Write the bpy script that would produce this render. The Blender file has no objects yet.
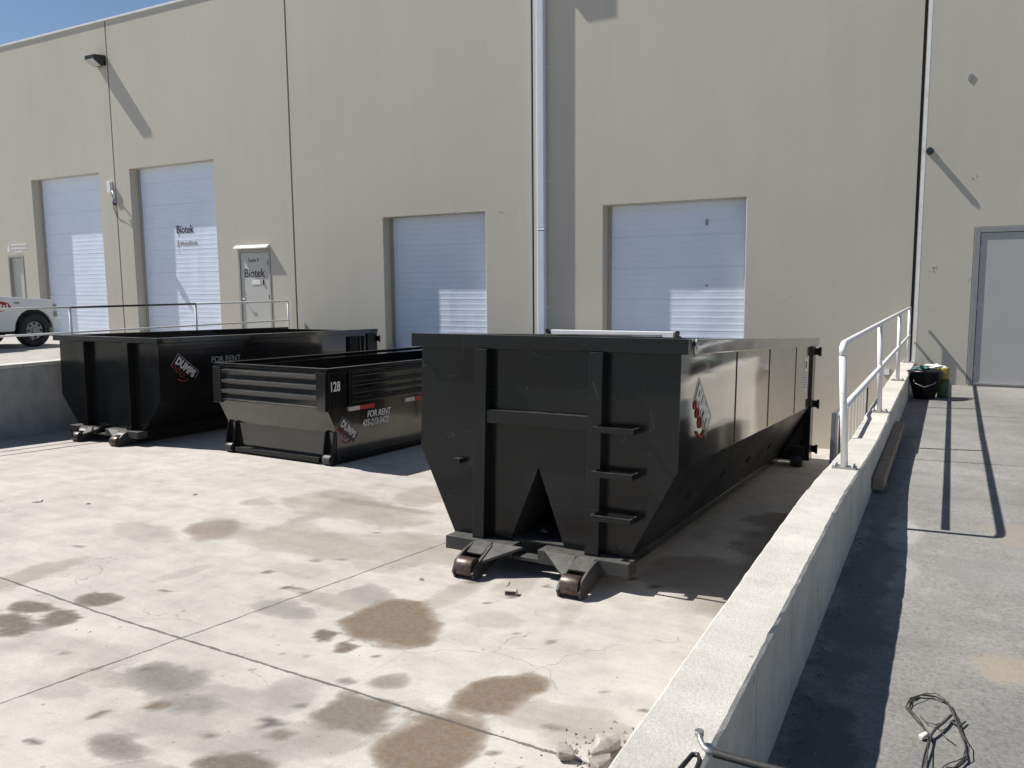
import bpy, bmesh, math, random
from mathutils import Vector, Matrix, noise
random.seed(7)
scene = bpy.context.scene
COL = scene.collection
R = math.radians
D = 13.7            # distance of the warehouse wall (y); camera at the origin, x to the right, z up
PLAT = -1.515       # right hand platform level
LPLAT = -1.22       # left hand platform level

# ------------------------------------------------------------------ helpers
def tag(o, label=None, cat=None, group=None, kind=None):
    if label: o['label'] = label
    if cat: o['category'] = cat
    if group: o['group'] = group
    if kind: o['kind'] = kind
    return o

def empty(name, loc, rot=(0, 0, 0), parent=None):
    o = bpy.data.objects.new(name, None)
    o.location = loc; o.rotation_euler = rot; o.empty_display_size = .2
    COL.objects.link(o)
    if parent: o.parent = parent
    return o

class MB:
    def __init__(s): s.bm = bmesh.new()
    def box(s, x0, x1, y0, y1, z0, z1, mat=None):
        v = [s.bm.verts.new(p) for p in ((x0,y0,z0),(x1,y0,z0),(x1,y1,z0),(x0,y1,z0),(x0,y0,z1),(x1,y0,z1),(x1,y1,z1),(x0,y1,z1))]
        if mat is not None:
            for q in v: q.co = mat @ q.co
        for f in ((3,2,1,0),(4,5,6,7),(0,1,5,4),(1,2,6,5),(2,3,7,6),(3,0,4,7)): s.bm.faces.new([v[i] for i in f])
        return s
    def prism(s, pts, a0, a1, axis='y'):
        # pts 2-D outline; extruded along axis. axis y: pts=(x,z); x: pts=(y,z); z: pts=(x,y)
        def P(p, a):
            return {'y': (p[0], a, p[1]), 'x': (a, p[0], p[1]), 'z': (p[0], p[1], a)}[axis]
        A = [s.bm.verts.new(P(p, a0)) for p in pts]; B = [s.bm.verts.new(P(p, a1)) for p in pts]
        n = len(pts)
        s.bm.faces.new(A); s.bm.faces.new(B[::-1])
        for i in range(n): s.bm.faces.new([A[i], B[i], B[(i+1) % n], A[(i+1) % n]])
        return s
    def quad(s, *p):
        s.bm.faces.new([s.bm.verts.new(q) for q in p]); return s
    def tube(s, pts, r, n=10, caps=True, radii=None):
        pts = [Vector(p) for p in pts]; rings = []
        up = Vector((0.13, 0.31, 0.94)).normalized()
        t0 = (pts[1]-pts[0]).normalized(); a = t0.cross(up)
        if a.length < .05: a = t0.cross(Vector((1, 0, 0)))
        a.normalize()
        for i, p in enumerate(pts):
            if i == 0: t = pts[1]-pts[0]
            elif i == len(pts)-1: t = pts[-1]-pts[-2]
            else: t = (pts[i+1]-p).normalized()+(p-pts[i-1]).normalized()
            t.normalize(); a = (a-t*a.dot(t)).normalized(); b = t.cross(a)
            rr = radii[i] if radii else r
            k = 1.0
            if 0 < i < len(pts)-1:
                c = (pts[i+1]-p).normalized().dot((p-pts[i-1]).normalized()); k = 1/math.sqrt(max(.3, (1+c)/2))
            rings.append([s.bm.verts.new(p+(a*math.cos(2*math.pi*j/n)+b*math.sin(2*math.pi*j/n))*rr*(k if len(pts) < 6 else 1)) for j in range(n)])
        for i in range(len(rings)-1):
            for j in range(n):
                f = s.bm.faces.new([rings[i][j], rings[i][(j+1) % n], rings[i+1][(j+1) % n], rings[i+1][j]]); f.smooth = True
        if caps: s.bm.faces.new(rings[0][::-1]); s.bm.faces.new(rings[-1])
        return s
    def cyl(s, c, axis, r, l, n=24, r2=None):
        c = Vector(c); v = {'x': Vector((1,0,0)), 'y': Vector((0,1,0)), 'z': Vector((0,0,1))}[axis]
        return s.tube([c-v*l/2, c+v*l/2], r, n, radii=[r, r if r2 is None else r2])
    def build(s, name, mat, parent=None, bevel=0, loc=None, rot=None, seg=2):
        bmesh.ops.recalc_face_normals(s.bm, faces=s.bm.faces[:])
        me = bpy.data.meshes.new(name); s.bm.to_mesh(me); s.bm.free()
        me.materials.append(mat)
        o = bpy.data.objects.new(name, me); COL.objects.link(o)
        if parent: o.parent = parent
        if loc: o.location = loc
        if rot: o.rotation_euler = rot
        if bevel:
            b = o.modifiers.new('bevel', 'BEVEL'); b.width = bevel; b.segments = seg; b.limit_method = 'ANGLE'; b.angle_limit = R(40); b.harden_normals = False
        return o

def text(name, s, size, mat, parent, loc, rot, shear=0, sx=1, bold=0, align='LEFT', space=1.0, ext=.0008):
    c = bpy.data.curves.new(name+'_c', 'FONT'); c.body = s; c.size = size; c.extrude = ext; c.shear = shear
    c.offset = bold; c.align_x = align; c.space_character = space; c.resolution_u = 3
    t = bpy.data.objects.new(name+'_t', c); COL.objects.link(t)
    dg = bpy.context.evaluated_depsgraph_get(); me = bpy.data.meshes.new_from_object(t.evaluated_get(dg))
    bpy.data.objects.remove(t); me.name = name
    me.materials.clear(); me.materials.append(mat)
    o = bpy.data.objects.new(name, me); COL.objects.link(o); o.parent = parent; o.location = loc; o.rotation_euler = rot; o.scale = (sx, 1, 1)
    return o

# ------------------------------------------------------------------ materials
def new_mat(name):
    m = bpy.data.materials.new(name); m.use_nodes = True
    nt = m.node_tree; b = nt.nodes['Principled BSDF']
    return m, nt, b
def N(nt, t, **k):
    n = nt.nodes.new(t)
    for a, v in k.items():
        if a.startswith('i_'): n.inputs[a[2:].replace('_', ' ')].default_value = v
        else: setattr(n, a, v)
    return n
def ramp(nt, fac, stops):
    r = nt.nodes.new('ShaderNodeValToRGB'); e = r.color_ramp.elements
    while len(e) < len(stops): e.new(.5)
    for i, (p, c) in enumerate(stops):
        e[i].position = p; e[i].color = (c, c, c, 1) if not isinstance(c, tuple) else (*c, 1)
    nt.links.new(fac, r.inputs[0]); return r.outputs[0]
def mixc(nt, fac, a, b, mode='MIX'):
    m = nt.nodes.new('ShaderNodeMix'); m.data_type = 'RGBA'; m.blend_type = mode
    for s, v in ((0, fac), (6, a), (7, b)):
        if isinstance(v, bpy.types.NodeSocket): nt.links.new(v, m.inputs[s])
        elif isinstance(v, (int, float)): m.inputs[s].default_value = v
        else: m.inputs[s].default_value = (*v, 1)
    return m.outputs[2]
def noise_t(nt, vec, scale, detail=5, rough=.6, dist=0):
    n = N(nt, 'ShaderNodeTexNoise'); n.inputs['Scale'].default_value = scale; n.inputs['Detail'].default_value = detail
    n.inputs['Roughness'].default_value = rough; n.inputs['Distortion'].default_value = dist
    nt.links.new(vec, n.inputs['Vector']); return n.outputs[0]
def mapping(nt, vec, scale=(1, 1, 1), loc=(0, 0, 0), rot=(0, 0, 0)):
    m = N(nt, 'ShaderNodeMapping'); m.inputs['Scale'].default_value = scale; m.inputs['Location'].default_value = loc; m.inputs['Rotation'].default_value = rot
    nt.links.new(vec, m.inputs['Vector']); return m.outputs[0]
def bump(nt, b, h, strength, dist, chain=None):
    n = N(nt, 'ShaderNodeBump'); n.inputs['Strength'].default_value = strength; n.inputs['Distance'].default_value = dist
    nt.links.new(h, n.inputs['Height'])
    if chain: nt.links.new(chain, n.inputs['Normal'])
    nt.links.new(n.outputs[0], b.inputs['Normal']); return n.outputs[0]
def math_n(nt, op, a, b=None, clamp=False):
    m = N(nt, 'ShaderNodeMath', operation=op); m.use_clamp = clamp
    for i, v in enumerate((a, b)):
        if v is None: continue
        if isinstance(v, bpy.types.NodeSocket): nt.links.new(v, m.inputs[i])
        else: m.inputs[i].default_value = v
    return m.outputs[0]

def simple(name, col, rough=.5, metal=0, spec=.5, var=.15, scale=6, bmp=0, coat=0):
    m, nt, b = new_mat(name)
    tc = N(nt, 'ShaderNodeTexCoord').outputs['Object']
    n = noise_t(nt, tc, scale, 6, .65)
    c = mixc(nt, ramp(nt, n, [(.3, 0.0), (.7, 1.0)]), tuple(x*(1-var) for x in col), tuple(min(1, x*(1+var)) for x in col))
    nt.links.new(c, b.inputs['Base Color'])
    b.inputs['Roughness'].default_value = rough; b.inputs['Metallic'].default_value = metal
    b.inputs['Specular IOR Level'].default_value = spec; b.inputs['Coat Weight'].default_value = coat; b.inputs['Coat Roughness'].default_value = .08
    if bmp:
        bump(nt, b, noise_t(nt, tc, scale*9, 4), bmp, .01)
    return m

def black_paint(name, rough_lo, rough_hi, wave=.0, dust=.12, base=(.011, .0115, .0125), coat=0, spec=.5, topdust_lit=.6):
    m, nt, b = new_mat(name)
    tc = N(nt, 'ShaderNodeTexCoord').outputs['Object']
    n1 = noise_t(nt, tc, 1.7, 7, .62)
    n2 = noise_t(nt, tc, 23, 5, .7)
    v = noise_t(nt, mapping(nt, tc, (9, 9, .8)), 1.0, 5, .6)
    dustf = math_n(nt, 'MULTIPLY', ramp(nt, n1, [(.42, 0.0), (.72, 1.0)]), ramp(nt, v, [(.35, .2), (.75, 1.0)]))
    dustf = math_n(nt, 'MULTIPLY', dustf, dust)
    # fine scratches and chips
    vo = N(nt, 'ShaderNodeTexVoronoi', feature='F1'); vo.inputs['Scale'].default_value = 9; nt.links.new(mapping(nt, tc, (1, 1, 1)), vo.inputs['Vector'])
    chip = math_n(nt, 'MULTIPLY', math_n(nt, 'LESS_THAN', vo.outputs['Distance'], .045), math_n(nt, 'GREATER_THAN', noise_t(nt, tc, 1.3, 3), .58))
    c = mixc(nt, dustf, base, (.13, .12, .105))
    c = mixc(nt, math_n(nt, 'MULTIPLY', chip, .5), c, (.09, .085, .08))
    sc = N(nt, 'ShaderNodeTexVoronoi', feature='DISTANCE_TO_EDGE'); sc.inputs['Scale'].default_value = 1.0
    nt.links.new(mapping(nt, tc, (2.2, 2.2, 7), rot=(.5, .35, .2)), sc.inputs['Vector'])
    scr = math_n(nt, 'MULTIPLY', math_n(nt, 'LESS_THAN', sc.outputs['Distance'], .006), math_n(nt, 'GREATER_THAN', noise_t(nt, tc, 4.5, 5, .7), .585))
    c = mixc(nt, math_n(nt, 'MULTIPLY', scr, .4), c, (.12, .115, .11))
    sn = N(nt, 'ShaderNodeSeparateXYZ'); nt.links.new(N(nt, 'ShaderNodeNewGeometry').outputs['Normal'], sn.inputs[0])
    topd_lit = math_n(nt, 'MULTIPLY', ramp(nt, sn.outputs[2], [(.6, 0.0), (.95, 1.0)]), ramp(nt, noise_t(nt, tc, 12, 5, .7), [(.35, .25), (.65, .75)]))
    c = mixc(nt, math_n(nt, 'MULTIPLY', topd_lit, topdust_lit), c, (.2, .19, .17))  # dust on upward faces, also painting in the sunlit highlight along the rims
    nt.links.new(c, b.inputs['Base Color'])
    rr = N(nt, 'ShaderNodeMapRange'); rr.inputs['To Min'].default_value = rough_lo; rr.inputs['To Max'].default_value = rough_hi
    rr.inputs['From Min'].default_value = .3; rr.inputs['From Max'].default_value = .7
    nt.links.new(n1, rr.inputs['Value']); nt.links.new(rr.outputs[0], b.inputs['Roughness'])
    b.inputs['Specular IOR Level'].default_value = spec; b.inputs['Coat Weight'].default_value = coat; b.inputs['Coat Roughness'].default_value = .06
    ch = None
    if wave: ch = bump(nt, b, noise_t(nt, mapping(nt, tc, (1, .55, 1.1)), 1.6, 1, .4), wave, .05)
    bump(nt, b, n2, .05, .004, ch)
    return m

M = {}
M['black'] = black_paint('black_paint', .13, .26, wave=.35, dust=.06, base=(.006, .0068, .0078), spec=.32)
M['black_gloss'] = black_paint('black_gloss_paint', .05, .11, wave=.5, dust=.04, base=(.009, .009, .0095), coat=.9)
M['black_mid'] = black_paint('black_satin_paint', .1, .24, wave=.2, dust=.08, base=(.009, .009, .0095), coat=.7)
M['black_dull'] = black_paint('black_dull_paint', .3, .5, dust=.06, base=(.006, .006, .0065), spec=.25)
M['black_worn'] = black_paint('black_worn_paint', .4, .6, dust=.45, base=(.024, .024, .025))
M['inner'] = black_paint('bin_inside_paint', .5, .8, dust=.25)
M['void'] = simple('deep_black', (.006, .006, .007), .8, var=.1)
M['white_paint'] = simple('white_paint', (.78, .78, .78), .35, var=.05, scale=14)
M['rail_white'] = simple('white_rail_paint', (.8, .8, .8), .35, var=.06, scale=20)
def rusty_white():
    m, nt, b = new_mat('chipped_white_rail_paint'); tc = N(nt, 'ShaderNodeTexCoord').outputs['Object']
    n = noise_t(nt, tc, 38, 6, .75); n2 = noise_t(nt, tc, 5, 3)
    f = math_n(nt, 'MULTIPLY', ramp(nt, n, [(.62, 0.0), (.66, 1.0)]), ramp(nt, n2, [(.45, 0.0), (.6, 1.0)]))
    c = mixc(nt, ramp(nt, n2, [(.3, 0.0), (.7, 1.0)]), (.84, .83, .81), (.76, .755, .74)); c = mixc(nt, f, c, (.22, .12, .07))
    nt.links.new(c, b.inputs['Base Color']); b.inputs['Roughness'].default_value = .4; bump(nt, b, n, .1, .002); return m
M['rail_white'] = rusty_white()
M['rail_dark'] = simple('dark_rail_paint', (.03, .03, .032), .45)
M['letters_white'] = simple('white_lettering', (.75, .75, .74), .45, var=.08, scale=60)
M['letters_grey'] = simple('grey_lettering', (.38, .38, .38), .5, var=.08, scale=60)
M['letters_black'] = simple('black_lettering', (.02, .02, .022), .5)
M['letters_red'] = simple('red_lettering', (.24, .028, .016), .5)
M['red_tape'] = simple('red_reflective_tape', (.42, .012, .015), .35)
M['white_tape'] = simple('white_reflective_tape', (.55, .55, .52), .35)
M['steel'] = simple('galvanised_steel', (.42, .42, .42), .4, metal=.8, var=.2, scale=30)
M['rust'] = simple('rusty_steel_roller', (.085, .062, .052), .4, metal=.5, var=.6, scale=30)
M['flash'] = simple('white_joint_flashing', (.8, .79, .76), .5)
M['caulk'] = simple('dark_joint_sealant', (.05, .048, .045), .9)
M['coping'] = simple('metal_coping', (.8, .8, .8), .4)
M['pipe'] = simple('downspout_paint', (.62, .66, .74), .3, var=.05)
M['manual_door'] = simple('grey_door_paint', (.41, .4, .39), .4, var=.05, scale=2)
M['beige_door'] = simple('beige_door_paint', (.5, .49, .46), .45, var=.05, scale=2)
M['frame_beige'] = simple('beige_frame_paint', (.36, .34, .3), .45, var=.08)
M['frame_grey'] = simple('grey_frame_paint', (.26, .26, .26), .45, var=.1)
M['plastic_black'] = simple('black_plastic', (.015, .015, .016), .35)
M['plastic_grey'] = simple('grey_plastic', (.3, .3, .3), .5)
M['dark_metal'] = simple('dark_metal', (.04, .04, .04), .4, metal=.5)
M['lens'] = simple('lamp_lens', (.5, .5, .48), .15, spec=.8)
M['rubber'] = simple('rubber', (.018, .018, .018), .7, bmp=.3)
M['glass_dark'] = simple('dark_car_glass', (.01, .012, .014), .04, spec=.9)
M['car_white'] = simple('white_car_paint', (.74, .75, .76), .2, var=.02, coat=.8)
M['lumber'] = simple('weathered_timber', (.27, .21, .155), .85, var=.25, scale=8, bmp=.4)
M['teal'] = simple('teal_cloth', (.08, .2, .17), .8, var=.3)
M['paper'] = simple('white_paper', (.7, .7, .66), .8, var=.2)
M['green_bag'] = simple('green_bag_film', (.05, .09, .035), .45, var=.35, scale=14)
M['yellow_bag'] = simple('yellow_bag_label', (.38, .28, .05), .45, var=.2, scale=20)
M['leaf'] = simple('dry_leaf', (.13, .085, .05), .9, var=.4, scale=30)
M['stone'] = simple('pale_stone', (.42, .39, .35), .9, var=.3, scale=18, bmp=.6)
M['brown_stone'] = simple('brown_stone', (.3, .27, .24), .9, var=.3, scale=18, bmp=.6)
M['cable'] = simple('grey_black_cable', (.05, .048, .045), .6, var=.5, scale=40)
M['red_decal'] = simple('red_car_decal', (.3, .02, .02), .4, var=.3, scale=18)

def concrete_mat(name, base, lo, hi, joints=None, gs=140, cracks=False, facejoints=False, stains_shade=False, aggregate=.5, tint=(.0, .0, .0), streak_rot=0.35, bm=.25, patches=None):
    m, nt, b = new_mat(name)
    g = N(nt, 'ShaderNodeNewGeometry').outputs['Position']
    big = noise_t(nt, g, .45, 6, .6, .3)
    med = noise_t(nt, g, 3.1, 8, .68)
    strk = noise_t(nt, mapping(nt, g, (.7, 7, 1), rot=(0, 0, streak_rot)), 1.0, 7, .7)
    fine = noise_t(nt, g, gs, 5, .85)
    c = mixc(nt, ramp(nt, big, [(.3, 0.0), (.7, 1.0)]), tuple(x*lo for x in base), tuple(x*hi for x in base))
    c = mixc(nt, .55, c, mixc(nt, ramp(nt, med, [(.32, .62), (.66, 1.08)]), (0, 0, 0), (1, 1, 1)), 'MULTIPLY')
    c = mixc(nt, .5, c, mixc(nt, ramp(nt, strk, [(.34, .82), (.62, 1.04)]), (0, 0, 0), (1, 1, 1)), 'MULTIPLY')
    c = mixc(nt, aggregate, c, mixc(nt, ramp(nt, fine, [(.3, .45), (.62, 1.12)]), (0, 0, 0), (1, 1, 1)), 'MULTIPLY')
    # small pits
    vo = N(nt, 'ShaderNodeTexVoronoi'); vo.inputs['Scale'].default_value = 5.5; nt.links.new(g, vo.inputs['Vector'])
    pit = math_n(nt, 'MULTIPLY', math_n(nt, 'LESS_THAN', vo.outputs['Distance'], .07), math_n(nt, 'GREATER_THAN', med, .53))
    c = mixc(nt, math_n(nt, 'MULTIPLY', pit, .5), c, tuple(x*.28 for x in base))
    rough = .85
    if cracks:
        cv = N(nt, 'ShaderNodeTexVoronoi', feature='DISTANCE_TO_EDGE'); cv.inputs['Scale'].default_value = .55
        wn = N(nt, 'ShaderNodeTexNoise'); wn.inputs['Scale'].default_value = 2.2; wn.inputs['Detail'].default_value = 9; nt.links.new(g, wn.inputs['Vector'])
        wv = N(nt, 'ShaderNodeVectorMath', operation='SCALE'); wv.inputs['Scale'].default_value = .55; nt.links.new(wn.outputs['Color'], wv.inputs[0])
        wa = N(nt, 'ShaderNodeVectorMath', operation='ADD'); nt.links.new(g, wa.inputs[0]); nt.links.new(wv.outputs[0], wa.inputs[1]); nt.links.new(wa.outputs[0], cv.inputs['Vector'])
        ck = math_n(nt, 'MULTIPLY', math_n(nt, 'LESS_THAN', cv.outputs['Distance'], .0022), math_n(nt, 'GREATER_THAN', noise_t(nt, g, .8, 4), .56))
        c = mixc(nt, math_n(nt, 'MULTIPLY', ck, .45), c, tuple(x*.3 for x in base))
        sk_ = noise_t(nt, mapping(nt, g, (14, .9, 1), rot=(0, 0, .08)), 1.0, 6, .75)
        skm = math_n(nt, 'MULTIPLY', ramp(nt, sk_, [(.56, 0.0), (.72, 1.0)]), ramp(nt, noise_t(nt, g, .5, 3), [(.45, 0.0), (.62, 1.0)]))
        c = mixc(nt, math_n(nt, 'MULTIPLY', skm, .22), c, tuple(x*.35 for x in base))
    if stains_shade:
        at = N(nt, 'ShaderNodeAttribute', attribute_name='stain')
        sep = N(nt, 'ShaderNodeSeparateColor'); nt.links.new(at.outputs['Color'], sep.inputs[0])
        edge = noise_t(nt, g, 6, 8, .78)
        d = math_n(nt, 'ADD', sep.outputs[0], math_n(nt, 'MULTIPLY', math_n(nt, 'SUBTRACT', edge, .5), .75))
        d = math_n(nt, 'MULTIPLY', ramp(nt, d, [(.22, 0.0), (.5, .7), (.9, 1.0)]), sep.outputs[2], True)
        grain = ramp(nt, noise_t(nt, g, 30, 6, .8), [(.3, .82), (.65, 1.05)])
        dd = math_n(nt, 'MULTIPLY', d, grain, True)
        stc = mixc(nt, sep.outputs[1], tuple(x*.2 for x in base), (base[0]*.29, base[1]*.23, base[2]*.175))
        c = mixc(nt, dd, c, stc)
    if joints:
        sp = N(nt, 'ShaderNodeSeparateXYZ'); nt.links.new(g, sp.inputs[0])
        wob = math_n(nt, 'MULTIPLY', math_n(nt, 'SUBTRACT', noise_t(nt, g, 5, 5, .7), .5), .03)
        jm = None
        for ax, pos, slope, w in joints:   # ax 0: line x = pos + slope*y ; ax 1: line y = pos + slope*x
            q = math_n(nt, 'ADD', math_n(nt, 'SUBTRACT', sp.outputs[ax], math_n(nt, 'MULTIPLY', sp.outputs[1-ax], slope)), wob)
            q = math_n(nt, 'ABSOLUTE', math_n(nt, 'SUBTRACT', q, pos))
            q = math_n(nt, 'LESS_THAN', q, math_n(nt, 'MULTIPLY', ramp(nt, noise_t(nt, g, 11, 4, .8), [(.3, .35), (.72, 1.5)]), w))
            jm = q if jm is None else math_n(nt, 'MAXIMUM', jm, q)
        if facejoints:
            fn = N(nt, 'ShaderNodeSeparateXYZ'); nt.links.new(N(nt, 'ShaderNodeNewGeometry').outputs['True Normal'], fn.inputs[0])
            jm = math_n(nt, 'MULTIPLY', jm, ramp(nt, fn.outputs[2], [(.2, 1.0), (.7, .0)]))
        c = mixc(nt, math_n(nt, 'MULTIPLY', jm, .82), c, tuple(x*.14 for x in base))
    if patches:
        for (px, py, rx, ry, col, amt) in patches:
            mp = mapping(nt, g, (1/rx, 1/ry, 0), (-px/rx, -py/ry, 0))
            vd = N(nt, 'ShaderNodeVectorMath', operation='LENGTH'); nt.links.new(mp, vd.inputs[0])
            q = math_n(nt, 'ADD', vd.outputs['Value'], math_n(nt, 'MULTIPLY', math_n(nt, 'SUBTRACT', med, .5), 2.4))
            f = math_n(nt, 'MULTIPLY', ramp(nt, q, [(.72, 1.0), (1.0, 0.0)]), amt)
            c = mixc(nt, f, c, col)
    nt.links.new(c, b.inputs['Base Color']); b.inputs['Roughness'].default_value = rough; b.inputs['Specular IOR Level'].default_value = .3
    h = math_n(nt, 'ADD', math_n(nt, 'MULTIPLY', fine, .6), med)
    if joints: h = math_n(nt, 'SUBTRACT', h, math_n(nt, 'MULTIPLY', jm, 1.5))
    bump(nt, b, h, bm, .01)
    return m
M['dock'] = concrete_mat('dock_concrete', (.535, .497, .452), .87, 1.06, joints=[(1, 3.19, -.028, .011), (0, -4.41, .072, .0085)], stains_shade=True, aggregate=.42, gs=95, cracks=True)
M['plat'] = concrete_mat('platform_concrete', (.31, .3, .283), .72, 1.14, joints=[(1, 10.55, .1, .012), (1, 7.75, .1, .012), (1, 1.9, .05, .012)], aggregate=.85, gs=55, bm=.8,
    patches=[(.27, 3.6, .17, .16, (.34, .28, .21), .65), (.42, 5.6, .2, .3, (.28, .245, .2), .6), (-.2, 5.4, .12, .35, (.42, .41, .38), .5), (-.2, 4.6, .13, .3, (.4, .39, .36), .45), (-.3, 2.2, .16, .9, (.1, .095, .09), .7), (-.32, 4.1, .14, 1.3, (.12, .11, .1), .6), (-.33, 7.0, .1, 2.2, (.13, .12, .11), .5), (.5, 2.6, .25, .5, (.3, .3, .3), .4), (.3, 4.8, .3, .3, (.23, .225, .215), .4)])  # dark wall-foot patches: dirt, and shade painted in to deepen the wall's shadow
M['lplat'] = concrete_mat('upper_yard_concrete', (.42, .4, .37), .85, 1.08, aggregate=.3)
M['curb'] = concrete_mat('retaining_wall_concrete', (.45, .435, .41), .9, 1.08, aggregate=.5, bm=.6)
M['yard'] = concrete_mat('yard_asphalt', (.3, .29, .27), .85, 1.1, aggregate=.4)

def wall_mat():
    m, nt, b = new_mat('painted_tilt_up_concrete')
    g = N(nt, 'ShaderNodeNewGeometry').outputs['Position']
    base = (.535, .497, .428)
    big = noise_t(nt, mapping(nt, g, (.5, 1, .35)), 1.0, 6, .6, .4)
    st = noise_t(nt, mapping(nt, g, (5, 1, .22)), 1.0, 6, .62)
    fine = noise_t(nt, g, 55, 4, .7)
    c = mixc(nt, ramp(nt, big, [(.3, 0.0), (.7, 1.0)]), tuple(x*.965 for x in base), tuple(x*1.03 for x in base))
    c = mixc(nt, .35, c, mixc(nt, ramp(nt, st, [(.3, .92), (.7, 1.04)]), (0, 0, 0), (1, 1, 1)), 'MULTIPLY')
    c = mixc(nt, .2, c, mixc(nt, ramp(nt, fine, [(.3, .75), (.7, 1.1)]), (0, 0, 0), (1, 1, 1)), 'MULTIPLY')
    # hairline cracks, only in places
    vo = N(nt, 'ShaderNodeTexVoronoi', feature='DISTANCE_TO_EDGE'); vo.inputs['Scale'].default_value = .33
    w = N(nt, 'ShaderNodeVectorMath', operation='ADD'); nt.links.new(g, w.inputs[0])
    ws = N(nt, 'ShaderNodeVectorMath', operation='SCALE'); ws.inputs['Scale'].default_value = .5
    nn = N(nt, 'ShaderNodeTexNoise'); nn.inputs['Scale'].default_value = 1.3; nn.inputs['Detail'].default_value = 8; nt.links.new(g, nn.inputs['Vector'])
    nt.links.new(nn.outputs['Color'], ws.inputs[0]); nt.links.new(ws.outputs[0], w.inputs[1]); nt.links.new(w.outputs[0], vo.inputs['Vector'])
    ck = math_n(nt, 'MULTIPLY', math_n(nt, 'LESS_THAN', vo.outputs['Distance'], .0009), math_n(nt, 'GREATER_THAN', noise_t(nt, g, .6, 3), .6))
    c = mixc(nt, math_n(nt, 'MULTIPLY', ck, .2), c, (.16, .14, .11))
    # rust and dirt splashes low on the dock wall
    sp = N(nt, 'ShaderNodeSeparateXYZ'); nt.links.new(g, sp.inputs[0])
    low = ramp(nt, math_n(nt, 'ADD', math_n(nt, 'MULTIPLY', sp.outputs[2], -.5), math_n(nt, 'MULTIPLY', math_n(nt, 'SUBTRACT', noise_t(nt, mapping(nt, g, (6, 1, 1.2)), 1.0, 6, .7), .5), 1.1)), [(1.0, 0.0), (1.4, 1.0)])
    c = mixc(nt, math_n(nt, 'MULTIPLY', low, .55), c, (.24, .17, .12))
    nt.links.new(c, b.inputs['Base Color']); b.inputs['Roughness'].default_value = .75; b.inputs['Specular IOR Level'].default_value = .3
    bump(nt, b, math_n(nt, 'ADD', big, math_n(nt, 'MULTIPLY', fine, .05)), .06, .03)
    return m
M['wall'] = wall_mat()
M['shutter'] = simple('white_shutter_paint', (.73, .79, .92), .3, var=.03, scale=1.5)

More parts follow.
